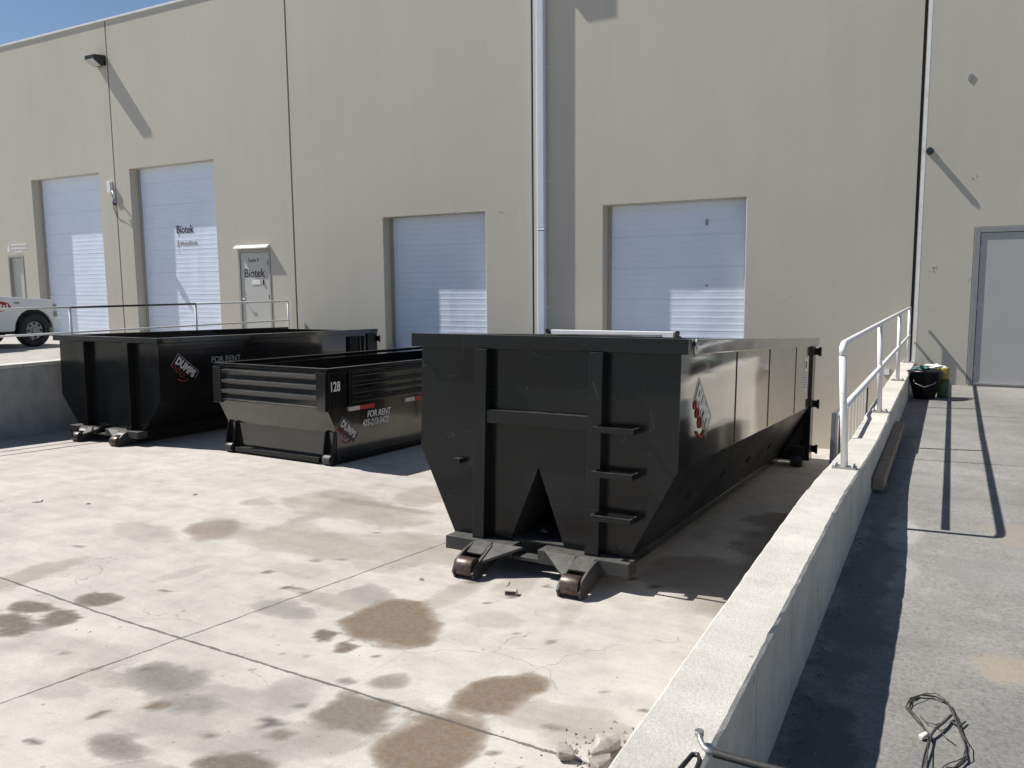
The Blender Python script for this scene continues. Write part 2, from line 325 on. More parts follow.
# ------------------------------------------------------------------ ground
def p1(y): return -2.28-.052*(y-5.3) if y < 11 else -2.576-.022*(y-11)
def p2(y): return -2.31-.04*(y-8) if y < 8 else -2.31-.02*(y-8)
def sst(t): t = min(1, max(0, t)); return t*t*(3-2*t)
def gz(x, y):
    if y < 2: return min(-1.519, -2.1+(2-y)*.06)
    k = sst((x+7.0)/2.5)
    return p2(y)*(1-k)+p1(y)*k
STAINS_SHADE = [(-3.19, 4.24, 2.57, 1.9, 1.2, -2.03, 0.55, 1), (-3.64, 4.55, 4.95, 3.88, 2.33, -3.91, 0.3, 0), (-3.42, 3.79, 7.56, 6.62, 4.06, -6.89, 0.75, 0.5), (-3.2, 3.71, 12.7, 10.67, 6.52, -11.12, 0.6, 0.6), (-2.08, 3.68, 2.82, 2.24, 4.65, -1.81, 0.55, 1), (-2.07, 3.05, 2.71, 2.17, 3.07, -2.64, 0.55, 1), (-2.61, 3.1, 5.09, 4.16, 2.56, -4.42, 0.5, 0.6), (-2.68, 3.48, 8.0, 6.01, 4.89, -8.41, 0.4, 0.5), (-3.81, 2.86, 2.6, 3.52, 2.91, -3.14, 0.45, 0), (-3.41, 2.73, 4.01, 4.78, 4.47, -7.71, 0.4, 0), (-3.34, 2.26, 4.35, 6.02, 3.25, -5.65, 0.45, 0.2), (-2.76, 2.43, 3.78, 4.07, 4.94, -8.62, 0.7, 0.5), (-2.78, 2.72, 10.97, 10.73, 8.66, -15.03, 0.5, 0.5), (-5.23, 3.48, 4.53, 6.5, 4.03, -5.9, 0.6, 0.5), (-5.11, 3.13, 5.84, 9.05, 4.78, -7.25, 0.7, 0.5), (-5.47, 3.15, 4.18, 6.89, 4.28, -6.28, 0.6, 0.5), (-5.3, 2.91, 4.54, 7.8, 2.95, -4.45, 0.65, 0.5), (-5.98, 5.14, 2.69, 3.27, 3.25, -1.3, 0.4, 1), (-6.09, 5.4, 5.69, 6.26, 5.89, -7.41, 0.4, 0.6), (-4.01, 4.02, 3.67, 3.16, 0.83, -7.57, 0.3, 0), (-5.39, 6.58, 1.28, 0.96, 0.43, -2.07, 0.25, 1), (-2.89, 2.8, 21.17, 20.94, 12.2, -21.14, 0.5, 0), (-3.06, 2.54, 24.32, 27.78, 17.44, -30.29, 0.5, 0), (-3.71, 2.33, 25.39, 37.86, 16.39, -28.39, 0.5, 0), (-3.72, 2.1, 18.21, 30.03, 13.54, -23.53, 0.5, 0), (-3.85, 2.38, 30.66, 46.47, 23.29, -40.27, 0.5, 0), (-2.96, 2.48, 30.12, 34.11, 22.12, -38.5, 0.5, 0), (-6.46, 4.17, 12.32, 18.33, 11.52, -16.71, 0.4, 0), (-2.88, 2.99, 29.13, 27.03, 18.1, -31.28, 0.5, 0), (-3.34, 3.53, 17.96, 16.47, 11.24, -19.19, 0.3, 0), (-2.13, 4.44, 23.75, 11.34, 12.46, -21.2, 0.4, 0.4), (-2.85, 3.34, 11.78, 9.75, 7.97, -13.7, 0.4, 0), (-3.05, 3.09, 3.7, 4.08, 5.03, -3.7, 0.22, 0), (-2.54, 2.81, 5.74, 5.01, 3.77, -6.56, 0.25, 0.4), (-3.28, 2.85, 4.5, 4.96, 3.65, -6.3, 0.2, 0), (-5.41, 6.84, 1.45, 1.04, 1.13, -7.57, 0.35, 0.6), (-3.33, 2.55, 3.42, 4.24, 3.5, -6.06, 0.2, 0), (-4.5, 7.56, 1.96, 1.11, 0.32, -1.74, 0.22, 1), (-5.2, 7.5, 2.42, 1.66, 1.78, -1.99, 0.25, 1), (-2.74, 2.63, 2.23, 2.22, 3.02, -5.26, 0.18, 0), (-4.13, 2.49, 3.82, 5.96, 4.65, -8.01, 0.15, 0), (-2.63, 4.59, 4.28, 2.42, 3.89, -6.58, 0.15, 0), (-2.63, 6.23, 3.6, 1.52, 2.19, -3.62, 0.2, 0.3)]
XL, XR = -12.9, -.63
_r = random.Random(21)
for _k in range(46):
    _x, _y = _r.uniform(-6.5, -1.0), _r.uniform(2.1, 8.0)
    _a = _r.uniform(-.25, .25); _l, _w = _r.uniform(.15, .7), _r.uniform(.05, .2)
    if _r.random() < .5: _l, _w = _w*1.2, _l*.6
    STAINS_SHADE.append((_x, _y, math.cos(_a)/_w, math.sin(_a)/_w, -math.sin(_a)/_l, math.cos(_a)/_l, _r.uniform(.1, .24), _r.choice((0, .3, 1))))
for _k in range(60):
    _x, _y, _w = _r.uniform(-6, -1.2), _r.triangular(2.1, 7.5, 2.6), _r.uniform(.012, .05)
    STAINS_SHADE.append((_x, _y, 1/_w, 0, 0, _r.uniform(.8, 1.6)/_w, _r.uniform(.3, .6), _r.choice((0, .4, .8))))
STAINS_SHADE += [(-1.05, 7.2, 1.9, .1, 0, .45, .42, .8), (-1.2, 9.8, 1.7, 0, 0, .5, .42, .8), (-1.5, 6.2, 2.2, .5, -.3, 1.3, .35, .6), (-3.6, 5.9, .9, .3, -.4, 2.6, .24, 1), (-4.9, 5.4, 1.0, .2, -.3, 3.1, .24, 1)]  # entries right of the tall dumpster: oily dirt plus painted-in shade
def dock_floor():
    bm = bmesh.new(); lay = bm.verts.layers.float_color.new('stain')
    ys = [-8+i*.5 for i in range(19)] + [1.5+i*.05 for i in range(1, 151)] + [9.0+i*.3 for i in range(1, 16)] + [13.8]
    nx = 246; xs = [XL-.1+(XR+.12-XL+.1)*i/nx for i in range(nx+1)]
    pre = [(cx, cy, a, b, c, d, dk, br) for cx, cy, a, b, c, d, dk, br in STAINS_SHADE]
    V = []
    for y in ys:
        row = []
        for x in xs:
            v = bm.verts.new((x, y, gz(x, y))); val = 0.; brn = 0.; dk_ = 0.
            if 1.5 < y < 9:
                n1 = noise.noise(Vector((x*2.2, y*2.2, 3)))*.55+noise.noise(Vector((x*6, y*6, 9)))*.18
                wx = .065*noise.noise(Vector((x*3.5, y*3.5, 20)))+.035*noise.noise(Vector((x*10, y*10, 31)))
                wy = .065*noise.noise(Vector((x*3.5, y*3.5, 50)))+.035*noise.noise(Vector((x*10, y*10, 61)))
                for cx, cy, a, b, c, d, dk, br in pre:
                    dx, dy = x-cx, y-cy
                    if abs(a) < 18: dx += wx; dy += wy
                    if abs(dx) > 1.8 or abs(dy) > 1.8: continue
                    r = math.hypot(a*dx+b*dy, c*dx+d*dy)+n1
                    soft = .3 if dk > .45 else .6
                    f = 1-sst((r-1+soft)/(2*soft))
                    if f*dk > val*dk_: val, brn, dk_ = f, br, dk
            v[lay] = (val, brn, min(1, dk_*1.8), 1); row.append(v)
        V.append(row)
    for j in range(len(ys)-1):
        for i in range(nx):
            f = bm.faces.new([V[j][i], V[j][i+1], V[j+1][i+1], V[j+1][i]]); f.smooth = True
    me = bpy.data.meshes.new('dock_floor'); bm.to_mesh(me); bm.free(); me.materials.append(M['dock'])
    o = bpy.data.objects.new('dock_floor', me); COL.objects.link(o); return tag(o, kind='structure')
dock_floor()
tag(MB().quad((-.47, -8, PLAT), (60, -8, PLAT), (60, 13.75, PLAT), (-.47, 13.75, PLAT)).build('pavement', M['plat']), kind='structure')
b = MB(); b.quad((-60, -8, -1.515), (XL-.1, -8, -1.515), (XL-.1, 0, LPLAT), (-60, 0, LPLAT)); b.quad((-60, 0, LPLAT), (XL-.1, 0, LPLAT), (XL-.1, 13.75, LPLAT), (-60, 13.75, LPLAT))
tag(b.build('upper_yard', M['lplat']), kind='structure')
# ground to the horizon, a hole left for the site
b = MB(); z = -1.508; L = 1500; z = -1.522
b.quad((-L, -L, z), (L, -L, z), (L, -8, z), (-L, -8, z)); b.quad((-L, -8, z), (-60, -8, z), (-60, 13.75, z), (-L, 13.75, z))
b.quad((60, -8, z), (L, -8, z), (L, 13.75, z), (60, 13.75, z)); b.quad((-L, 13.75, z), (L, 13.75, z), (L, L, z), (-L, L, z))
tag(b.build('ground', M['yard']), kind='structure')

# ------------------------------------------------------------------ warehouse
BLD = empty('warehouse_building', (0, D, 0))
tag(BLD, 'beige tilt-up concrete warehouse with white roll-up doors behind the dumpsters', 'building')
ROOF = 6.6
ZB = -2.75
OPEN = {   # name: x0,x1,z0,z1
    'lman': (-23.55, -22.83, LPLAT, 1.0), 'd1': (-22.2, -19.33, LPLAT, 3.0), 'd2': (-18.15, -15.2, LPLAT, 3.0), 'bio': (-14.56, -13.55, LPLAT, .9),
    'd3': (-10.38, -7.95, -1.35, 1.435), 'd4': (-5.53, -3.03, -1.35, 1.415), 'rman': (.24, 1.36, PLAT+.03, .79)}
SEAMS = [-36, -30.6, -24.65, -18.71, -12.82, -6.93, -.53, 5.6, 12]
GAP = .022
def wall_panel(x0, x1, ops):
    bm = bmesh.new(); xs = sorted({x0, x1, *[o[0] for o in ops], *[o[1] for o in ops]}); zs = sorted({ZB, ROOF, *[o[2] for o in ops], *[o[3] for o in ops]})
    vs = {}
    def V(x, y, z):
        k = (round(x, 4), round(y, 4), round(z, 4))
        if k not in vs: vs[k] = bm.verts.new(k)
        return vs[k]
    T = .32
    def void(xa, xb, za, zb): 
        xm, zm = (xa+xb)/2, (za+zb)/2
        return any(o[0] < xm < o[1] and o[2] < zm < o[3] for o in ops)
    for i in range(len(xs)-1):
        for j in range(len(zs)-1):
            if not void(xs[i], xs[i+1], zs[j], zs[j+1]):
                bm.faces.new([V(xs[i], 0, zs[j]), V(xs[i+1], 0, zs[j]), V(xs[i+1], 0, zs[j+1]), V(xs[i], 0, zs[j+1])])
    def ring(xa, xb, za, zb, t):
        for p, q in (((xa, za), (xb, za)), ((xb, za), (xb, zb)), ((xb, zb), (xa, zb)), ((xa, zb), (xa, za))):
            bm.faces.new([V(p[0], 0, p[1]), V(q[0], 0, q[1]), V(q[0], t, q[1]), V(p[0], t, p[1])])
    ring(x0, x1, ZB, ROOF, T)
    for o in ops: ring(o[0], o[1], o[2], o[3], T)
    bmesh.ops.recalc_face_normals(bm, faces=bm.faces[:])
    for f in bm.faces:
        if abs(f.normal.y) > .9 and f.normal.y > 0: f.normal_flip()
    me = bpy.data.meshes.new('wall_panel'); bm.to_mesh(me); bm.free(); me.materials.append(M['wall'])
    o = bpy.data.objects.new('wall_panel', me); COL.objects.link(o); o.parent = BLD
    bv = o.modifiers.new('bevel', 'BEVEL'); bv.width = .012; bv.segments = 2; bv.limit_method = 'ANGLE'
    return o
for a, c in zip(SEAMS[:-1], SEAMS[1:]):
    wall_panel(a+GAP, c-GAP, [o for o in OPEN.values() if a < o[0] < c])
b = MB()
for s in SEAMS[1:-1]: b.box(s-GAP-.006, s+GAP+.006, .035, .3, ZB, ROOF-.01)
b.build('joint_sealant', M['caulk'], BLD)
b = MB()   # building body behind the panels: side walls, back and roof
b.box(-36, -35.7, .33, 40, ZB, ROOF-.02); b.box(11.7, 12, .33, 40, ZB, ROOF-.02); b.box(-36, 12, 39.7, 40, ZB, ROOF-.02); b.box(-35.69, 11.69, .33, 39.69, ROOF-.5, ROOF-.3)
b.build('roof', M['wall'], BLD)
MB().box(-36.02, 12.02, -.025, .34, ROOF+.002, ROOF+.045).build('coping', M['coping'], BLD, .004)
MB().box(-.495, -.45, -.0018, -.0003, PLAT+.05, ROOF-.02).build('joint_flashing', M['flash'], BLD, .004)

def shutter(op, name='roll_up_door', rec=.255, pitch=.11):
    x0, x1, z0, z1 = op
    e = empty(name, ((x0+x1)/2, rec, z0), parent=BLD)
    w = (x1-x0)/2-.02; h = z1-z0
    bm = bmesh.new(); prof = []; z = 0.0; i = 0
    while z < h-.001:
        zt = min(z+pitch, h)
        deep = .011 if i % 5 == 0 else .005
        prof += [(deep, z), (deep, z+.006), (.0, z+.014), (.0022, (z+zt)/2), (.001, zt-.002)]
        z = zt; i += 1
    prof.append((.0, h))
    K = 12
    rows = []
    for (y, zz) in prof:
        rows.append([bm.verts.new((-w+2*w*k/K, y+.007*noise.noise(Vector((k*.7+x0, zz*1.1, 2)))+.002*noise.noise(Vector((k*2.3+x0, zz*6, 5))), zz)) for k in range(K+1)])
    for r0, r1 in zip(rows[:-1], rows[1:]):
        for k in range(K): bm.faces.new([r0[k], r0[k+1], r1[k+1], r1[k]])
    me = bpy.data.meshes.new('door_curtain'); bm.to_mesh(me); bm.free(); me.materials.append(M['shutter'])
    o = bpy.data.objects.new('door_curtain', me); COL.objects.link(o); o.parent = e
    MB().box(-w-.019, -w+.05, -.03, -.004, 0, h).box(w-.03, w+.019, -.03, -.004, 0, h).build('guide_rail', M['frame_beige'], e, .003)
    MB().box(-w, w, .03, .06, -.0, h-.005).build('door_backing', M['plastic_grey'], e)
    return e
# the roll-up doors are parts of the building and their curtains and rails sub-parts
e1 = shutter(OPEN['d1']); e2 = shutter(OPEN['d2']); e3 = shutter(OPEN['d3']); e4 = shutter(OPEN['d4'])
RX = (R(90), 0, 0)
text('door_lettering', 'Biotek', .27, M['letters_black'], e2, (-.2, -.006, 2.6), RX, bold=.004, sx=.85)
b = MB()
b.prism([(-.1, 2.5), (-.02, 2.5), (-.045, 2.6), (-.06, 2.68), (-.08, 2.6)], -.007, -.003)
x = .02; random.seed(3)
while x < .62:
    w = random.uniform(.02, .05); b.box(x, x+w, -.007, -.003, 2.53, 2.53+random.choice((.06, .075, .09))); x += w+.018
b.box(-.08, -.04, -.007, -.003, 2.38, 2.4); b.box(-.05, -.02, -.007, -.003, 2.76, 2.79)
b.build('door_emblem', M['letters_grey'], e2, loc=(-.1, 0, -.22))
# lift marks on the fourth door
MB().box(.52, .56, -.008, .0, 2.36, 2.46).box(.535, .575, -.0085, -.0005, 1.32, 1.36).build('latch_plate', M['plastic_grey'], e4)

def man_door(op, mat, fmat, hinge_left=False, hood=False, rec=.07, fw=.05):
    x0, x1, z0, z1 = op
    e = empty('personnel_door', ((x0+x1)/2, 0, z0), parent=BLD)
    w = (x1-x0)/2; h = z1-z0
    MB().box(-w+.002, -w+fw, -.012, .2, 0, h-.002).box(w-fw, w-.002, -.012, .2, 0, h-.002).box(-w+fw, w-fw, -.0115, .2, h-fw, h-.002).build('door_frame', fmat, e, .004)
    MB().box(-w+fw+.006, w-fw-.006, rec, rec+.045, .012, h-fw-.006).build('door_leaf', mat, e, .003)
    MB().box(-w+fw, w-fw, -.03, .2, -.001, .02).build('threshold', M['steel'], e, .003)
    s = -1 if hinge_left else 1
    hx = s*(w-fw-.012)
    for zz in (.22, h*.5, h-.3):
        MB().cyl((hx, rec-.008, zz), 'z', .009, .11, 10).box(hx-.03, hx+.03, rec-.006, rec-.001, zz-.05, zz+.05).build('hinge', M['dark_metal'] if not hinge_left else M['steel'], e)
    kx = -s*(w-fw-.08)
    MB().cyl((kx, rec-.006, 1.0), 'y', .032, .02).tube([(kx, rec-.01, 1.0), (kx, rec-.06, 1.0), (kx+s*.11, rec-.06, 1.0)], .009).box(kx-.012, kx+.012, rec-.012, rec, 1.13, 1.17).build('door_handle', M['steel'], e)
    return e
er = man_door(OPEN['rman'], M['manual_door'], M['frame_grey'], hinge_left=True, fw=.075, rec=.008)
eb = man_door(OPEN['bio'], M['beige_door'], M['frame_beige'], fw=.06, rec=.014)
el = man_door(OPEN['lman'], M['beige_door'], M['frame_beige'], fw=.05)
MB().prism([(-.105, .045), (-.105, .015), (-.003, .03), (-.003, .1), (-.02, .1)], -.54, .5, 'x').build('door_hood', M['white_paint'], eb, .004, loc=(0, 0, 2.12))
text('door_lettering', 'Suite F', .125, M['letters_black'], eb, (-.2, .012, 1.84), RX, bold=.001)
text('door_lettering', 'Biotek', .27, M['letters_black'], eb, (-.34, .012, 1.5), RX, sx=.9, bold=.003)
MB().box(-.1, .16, .006, .0135, 1.33, 1.43).build('notice_plate', M['paper'], eb)
MB().tube([(.24, .01, 1.45), (.26, -.0, 1.38), (.24, .01, 1.32)], .012).build('pull_handle', M['dark_metal'], eb)
# white painted sign above the far left door
b = MB(); cx = -23.05
b.prism([(-23.52, 1.1), (-23.44, 1.1), (-23.42, 1.17), (-23.48, 1.34), (-23.54, 1.17)], -.004, -.001)
for r_, (xa, xb) in enumerate(((-23.35, -22.68), (-23.33, -22.72), (-23.2, -22.88))):
    x = xa
    while x < xb:
        w = random.uniform(.03, .07); b.box(x, x+w, -.004, -.001, 1.27-r_*.1, 1.27-r_*.1+.06); x += w+.015
b.build('wall_sign', M['letters_white'], BLD)
# downspout with conductor head above the frame
b = MB(); px = -6.71
b.box(px-.078, px+.078, -.125, -.01, -.9, 1.02); b.box(px-.082, px+.082, -.13, -.008, 1.02, 1.06); b.box(px-.078, px+.078, -.125, -.01, 1.06, 5.62)
ds = b.build('downspout', M['pipe'], BLD, .02, seg=3)
b = MB(); b.box(px-.27, px+.27, -.25, -.004, 6.02, 6.4); b.prism([(px-.1, 6.019), (px+.1, 6.019), (px+.08, 5.6), (px-.08, 5.6)], -.13, -.006)
b.build('scupper_box', M['pipe'], BLD, .006)
b = MB()
for zz in (-.4, 1.9, 3.9): b.box(px-.1, px+.1, -.0095, -.001, zz, zz+.04)
b.build('pipe_strap', M['pipe'], BLD)
# chip and dings in the wall
b = MB(); b.prism([(.04, 2.87), (.07, 2.84), (.1, 2.9), (.12, 2.93), (.085, 2.96), (.05, 2.94)], -.012, -.001); b.build('wall_patch', M['frame_grey'], BLD, .003)
b = MB()
random.seed(11)
for cx, cz, n in ((-10.42, 1.37, 5), (-7.9, 1.4, 8), (-7.3, 1.34, 4), (-7.93, .3, 2), (.18, .05, 4), (-.3, .2, 6), (.2, 1.5, 3)):
    for _ in range(n):
        x, z_ = cx+random.gauss(0, .1), cz+random.gauss(0, .03); s = random.uniform(.003, .011)
        if any(o[0]-.03 < x < o[1]+.03 and o[2] < z_ < o[3]+.03 for o in OPEN.values()): continue
        b.prism([(x-s, z_), (x-s*.3, z_-s*.6), (x+s*1.4, z_-s*.2), (x+s*.5, z_+s*.7)], -.004, -.0005)
b.build('paint_chip', M['frame_grey'], BLD)

# wall lamp
e = empty('wall_lamp', (-18.93, D, 5.55)); tag(e, 'dark wall pack lamp mounted high on the left part of the beige wall', 'lamp')
MB().prism([(-.004, .0), (-.13, -.02), (-.33, .1), (-.33, .2), (-.004, .24)], -.18, .18, 'x').build('housing', M['dark_metal'], e, .01)
MB().prism([(-.14, -.035), (-.335, .085), (-.33, .098), (-.135, -.022)], -.15, .15, 'x').build('lens', M['lens'], e, .003)
e = empty('bullet_camera', (-.395, D, 1.915)); tag(e, 'small round dark camera on the wall left above the grey door', 'camera')
MB().cyl((0, -.07, 0), 'y', .042, .13, 20).build('housing', M['dark_metal'], e, .004)
MB().cyl((0, -.137, 0), 'y', .03, .01, 16).build('lens', M['glass_dark'], e)
MB().cyl((0, -.012, 0), 'y', .05, .02, 20).build('mount', M['dark_metal'], e)
e = empty('security_camera', (-18.86, D, 2.6)); tag(e, 'white boxed security camera on a curved arm between the two tall left doors', 'camera')
MB().box(-.08, .05, -.08, -.004, -.14, .14).build('junction_box', M['white_paint'], e, .01)
MB().tube([(.04, -.04, -.1), (.16, -.1, -.12), (.24, -.14, -.2), (.27, -.14, -.3)], .018, 8).build('arm', M['white_paint'], e)
b = MB(); b.cyl((.27, -.14, -.36), 'z', .07, .12, 18, r2=.05); b.build('housing', M['plastic_grey'], e, .006)
MB().cyl((.27, -.14, -.45), 'z', .035, .06, 16, r2=.055).build('dome', M['glass_dark'], e)
MB().tube([(.02, -.01, -.14), (.03, -.01, -.5), (.16, -.012, -.75), (.22, -.05, -.6), (.26, -.12, -.4)], .006, 6).build('cable', M['cable'], e)
e = empty('outlet_box', (-.835, D, -1.35)); tag(e, 'small beige outlet box low on the wall left of the white railing end', 'outlet box')
MB().box(-.05, .05, -.05, -.003, -.06, .06).build('housing', M['plastic_grey'], e, .006)
MB().box(-.035, .035, -.058, -.051, -.045, .045).build('cover', M['white_paint'], e, .002)

# ------------------------------------------------------------------ retaining walls
def rwall_top(y): return -1.105 if y < 4 else (-1.105-.105*sst((y-4)/3.0))
def retaining_right():
    e = empty('retaining_wall', (-.555, 0, PLAT)); tag(e, 'long low concrete retaining wall running beside the dock to the building', 'wall')
    bm = bmesh.new(); random.seed(5)
    ys = [-7+i*.5 for i in range(16)] + [1.0+i*.06 for i in range(1, 212)]; ys = [y for y in ys if y < D-.01]+[D-.005]
    rows = []
    for y in ys:
        zt = rwall_top(y); xl, xr = -.655, -.455
        if y > 7.95: zt += .02
        def j(a, s=1): return .004*noise.noise(Vector((a, y*14, s)))+.003*noise.noise(Vector((a, y*2.1, s+4)))
        c = .009+.008*max(0, noise.noise(Vector((y*13, 2, 7))))+.02*max(0, noise.noise(Vector((y*6, 5, 1)))-.4)
        c2 = .01+.008*max(0, noise.noise(Vector((y*3.7, 8, 2))))
        pts = [(xl, -3.0), (xl+j(1)*.5, -2.0), (xl+j(1), zt-c2), (xl+c2, zt+j(2)*.4), (xl+.07, zt+j(3)*.3), (xl+.13, zt+j(4)*.3), (xr-c, zt+j(5)*.4), (xr+j(6), zt-c), (xr+j(7)*.5, zt-.2), (xr+.005+j(8)*.5, zt-.4), (xr, -3.0)]
        rows.append([bm.verts.new((x+.555, y, z_-PLAT)) for x, z_ in pts])
    for a, c in zip(rows[:-1], rows[1:]):
        for k in range(len(a)-1): f = bm.faces.new([a[k], a[k+1], c[k+1], c[k]])
    bm.faces.new(rows[0]); bm.faces.new(rows[-1][::-1])
    bmesh.ops.recalc_face_normals(bm, faces=bm.faces[:])
    me = bpy.data.meshes.new('wall_body'); bm.to_mesh(me); bm.free(); me.materials.append(M['curb_r'])
    o = bpy.data.objects.new('wall_body', me); COL.objects.link(o); o.parent = e
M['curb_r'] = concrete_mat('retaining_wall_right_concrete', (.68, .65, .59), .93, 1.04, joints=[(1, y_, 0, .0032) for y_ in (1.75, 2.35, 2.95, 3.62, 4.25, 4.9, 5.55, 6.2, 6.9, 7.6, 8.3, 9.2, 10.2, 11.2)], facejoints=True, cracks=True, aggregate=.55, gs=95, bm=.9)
retaining_right()
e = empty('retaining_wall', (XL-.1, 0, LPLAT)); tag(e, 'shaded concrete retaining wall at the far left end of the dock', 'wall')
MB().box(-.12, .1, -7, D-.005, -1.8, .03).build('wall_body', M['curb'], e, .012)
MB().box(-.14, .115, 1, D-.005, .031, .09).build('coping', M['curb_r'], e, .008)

# ------------------------------------------------------------------ railings
RR = empty('railing', (-.548, 5.4, -1.14)); tag(RR, 'white tubular railing on the long low wall right of the dock', 'railing')
yp = [5.4, 8.2, 11.0, 13.58]; r_ = .0215
def base_z(y): return rwall_top(y)+(.02 if y > 7.95 else 0)+.001
TX = -.03
def rl(p): return (p[0]+.57, p[1]-5.4, p[2]+1.14)
MB().tube([rl(p) for p in ((-.57+TX*.9, 5.33, -.43), (-.57+TX, 5.345, -.39), (-.57+TX, 5.40, -.372), (-.57+TX, 5.46, -.368), (-.57+TX, 9.0, -.372), (-.57+TX*.3, 13.64, -.37))], r_, 12).build('top_rail', M['rail_white'], RR)
MB().tube([rl((-.57+TX*.5, 5.42, -.765)), rl((-.57, 13.68, -.79))], r_*.95, 12).build('mid_rail', M['rail_white'], RR)
for i, y in enumerate(yp):
    yy = y-.07 if i == 0 else y
    top = -.44 if i == 0 else -.375
    MB().tube([rl((-.57, y, base_z(y)+.008)), rl((-.57+(TX*.9 if i < 2 else TX*.3), yy, top))], r_, 12).build('post', M['rail_white'], RR)
    b = MB(); b.box(.0-.07, .07, y-5.4-.05, y-5.4+.05, base_z(y)+1.141, base_z(y)+1.151)
    for sx, sy in ((-1, -1), (1, 1), (1, -1), (-1, 1)): b.cyl((sx*.052, y-5.4+sy*.033, base_z(y)+1.157), 'z', .009, .02, 8)
    b.build('base_plate', M['steel'], RR)
RL = empty('railing', (XL-.08, 8.5, LPLAT+.09)); tag(RL, 'white thin pipe railing with one black stretch of top rail above the far left wall', 'railing')
ys = [3.3, 5.9, 8.5, 11.08, 13.6]
for i in range(4):
    MB().tube([(0, ys[i]-8.5, .86), (0, ys[i+1]-8.5, .86)], .019, 10).build('top_rail', M['rail_dark'] if i == 2 else M['rail_white'], RL)
MB().tube([(0, 3.3-8.5, .44), (0, 13.6-8.5, .44)], .017, 10).build('mid_rail', M['rail_white'], RL)
for i, y in enumerate(ys): MB().tube([(0, y-8.5, .0), (0, y-8.5, .86)], .021, 10).build('post', M['rail_white'], RL)

# ------------------------------------------------------------------ containers
def logo(parent, loc, rot, s, plate=True):
    # black plate on its corner, white DUMPS, red round letters and a red hook below
    e = empty('sticker', loc, rot, parent)
    MB().box(-.02*s, 1.0*s, -.12*s, .33*s, .0, .0008).build('sticker_plate', M['black'], e)
    b = MB()
    for x0, x1, y0, y1 in ((-.05, 1.03, .34, .355), (-.05, -.035, -.15, .34), (1.015, 1.03, .05, .34)): b.box(x0*s, x1*s, y0*s, y1*s, .001, .002)
    b.build('sticker_border', M['letters_grey'], e)
    text('sticker_lettering', 'DUMPS', .36*s, M['white_tape'], e, (.03*s, .03*s, .003), (0, 0, 0), bold=.022*s, sx=.74, space=1.08)
    b = MB()
    for cx, cy, rr in ((.08, -.1, .06), (.27, -.12, .075), (.5, -.14, .085)):
        b.tube([(cx*s+rr*s*math.cos(t*math.pi/8), cy*s+rr*s*math.sin(t*math.pi/8), .003) for t in range(17)], .013*s, 6)
    b.tube([(.45*s, -.36*s, .003), (.6*s, -.34*s, .003), (.74*s, -.26*s, .003), (.8*s, -.1*s, .003)], .02*s, 6)
    b.build('sticker_letters', M['letters_red'], e)
    return e

def roller_arm(b_plate, b_top, cx, ry, w=.075, outer=1):
    # two cheek plates reaching forward (-y) from the front bar and the cover plate between them
    k = ry/-.315
    for sx in (-1, 1):
        x = cx+sx*(w+.012); up = .03 if sx == outer else 0
        b_plate.prism([(.02, .23), (-.1*k, .225), (-.23*k, .165+up), (-.35*k, .115+up), (-.385*k-.01, .06), (-.36*k, .0), (-.28*k, -.0), (-.2*k, .03), (.12, .1)], x-.011, x+.011, 'x')
    b_top.prism([(-.056, .228), (-.056, .238), (-.15*k, .205), (-.22*k, .178), (-.22*k, .168), (-.15*k, .195)], cx-w, cx+w, 'x')

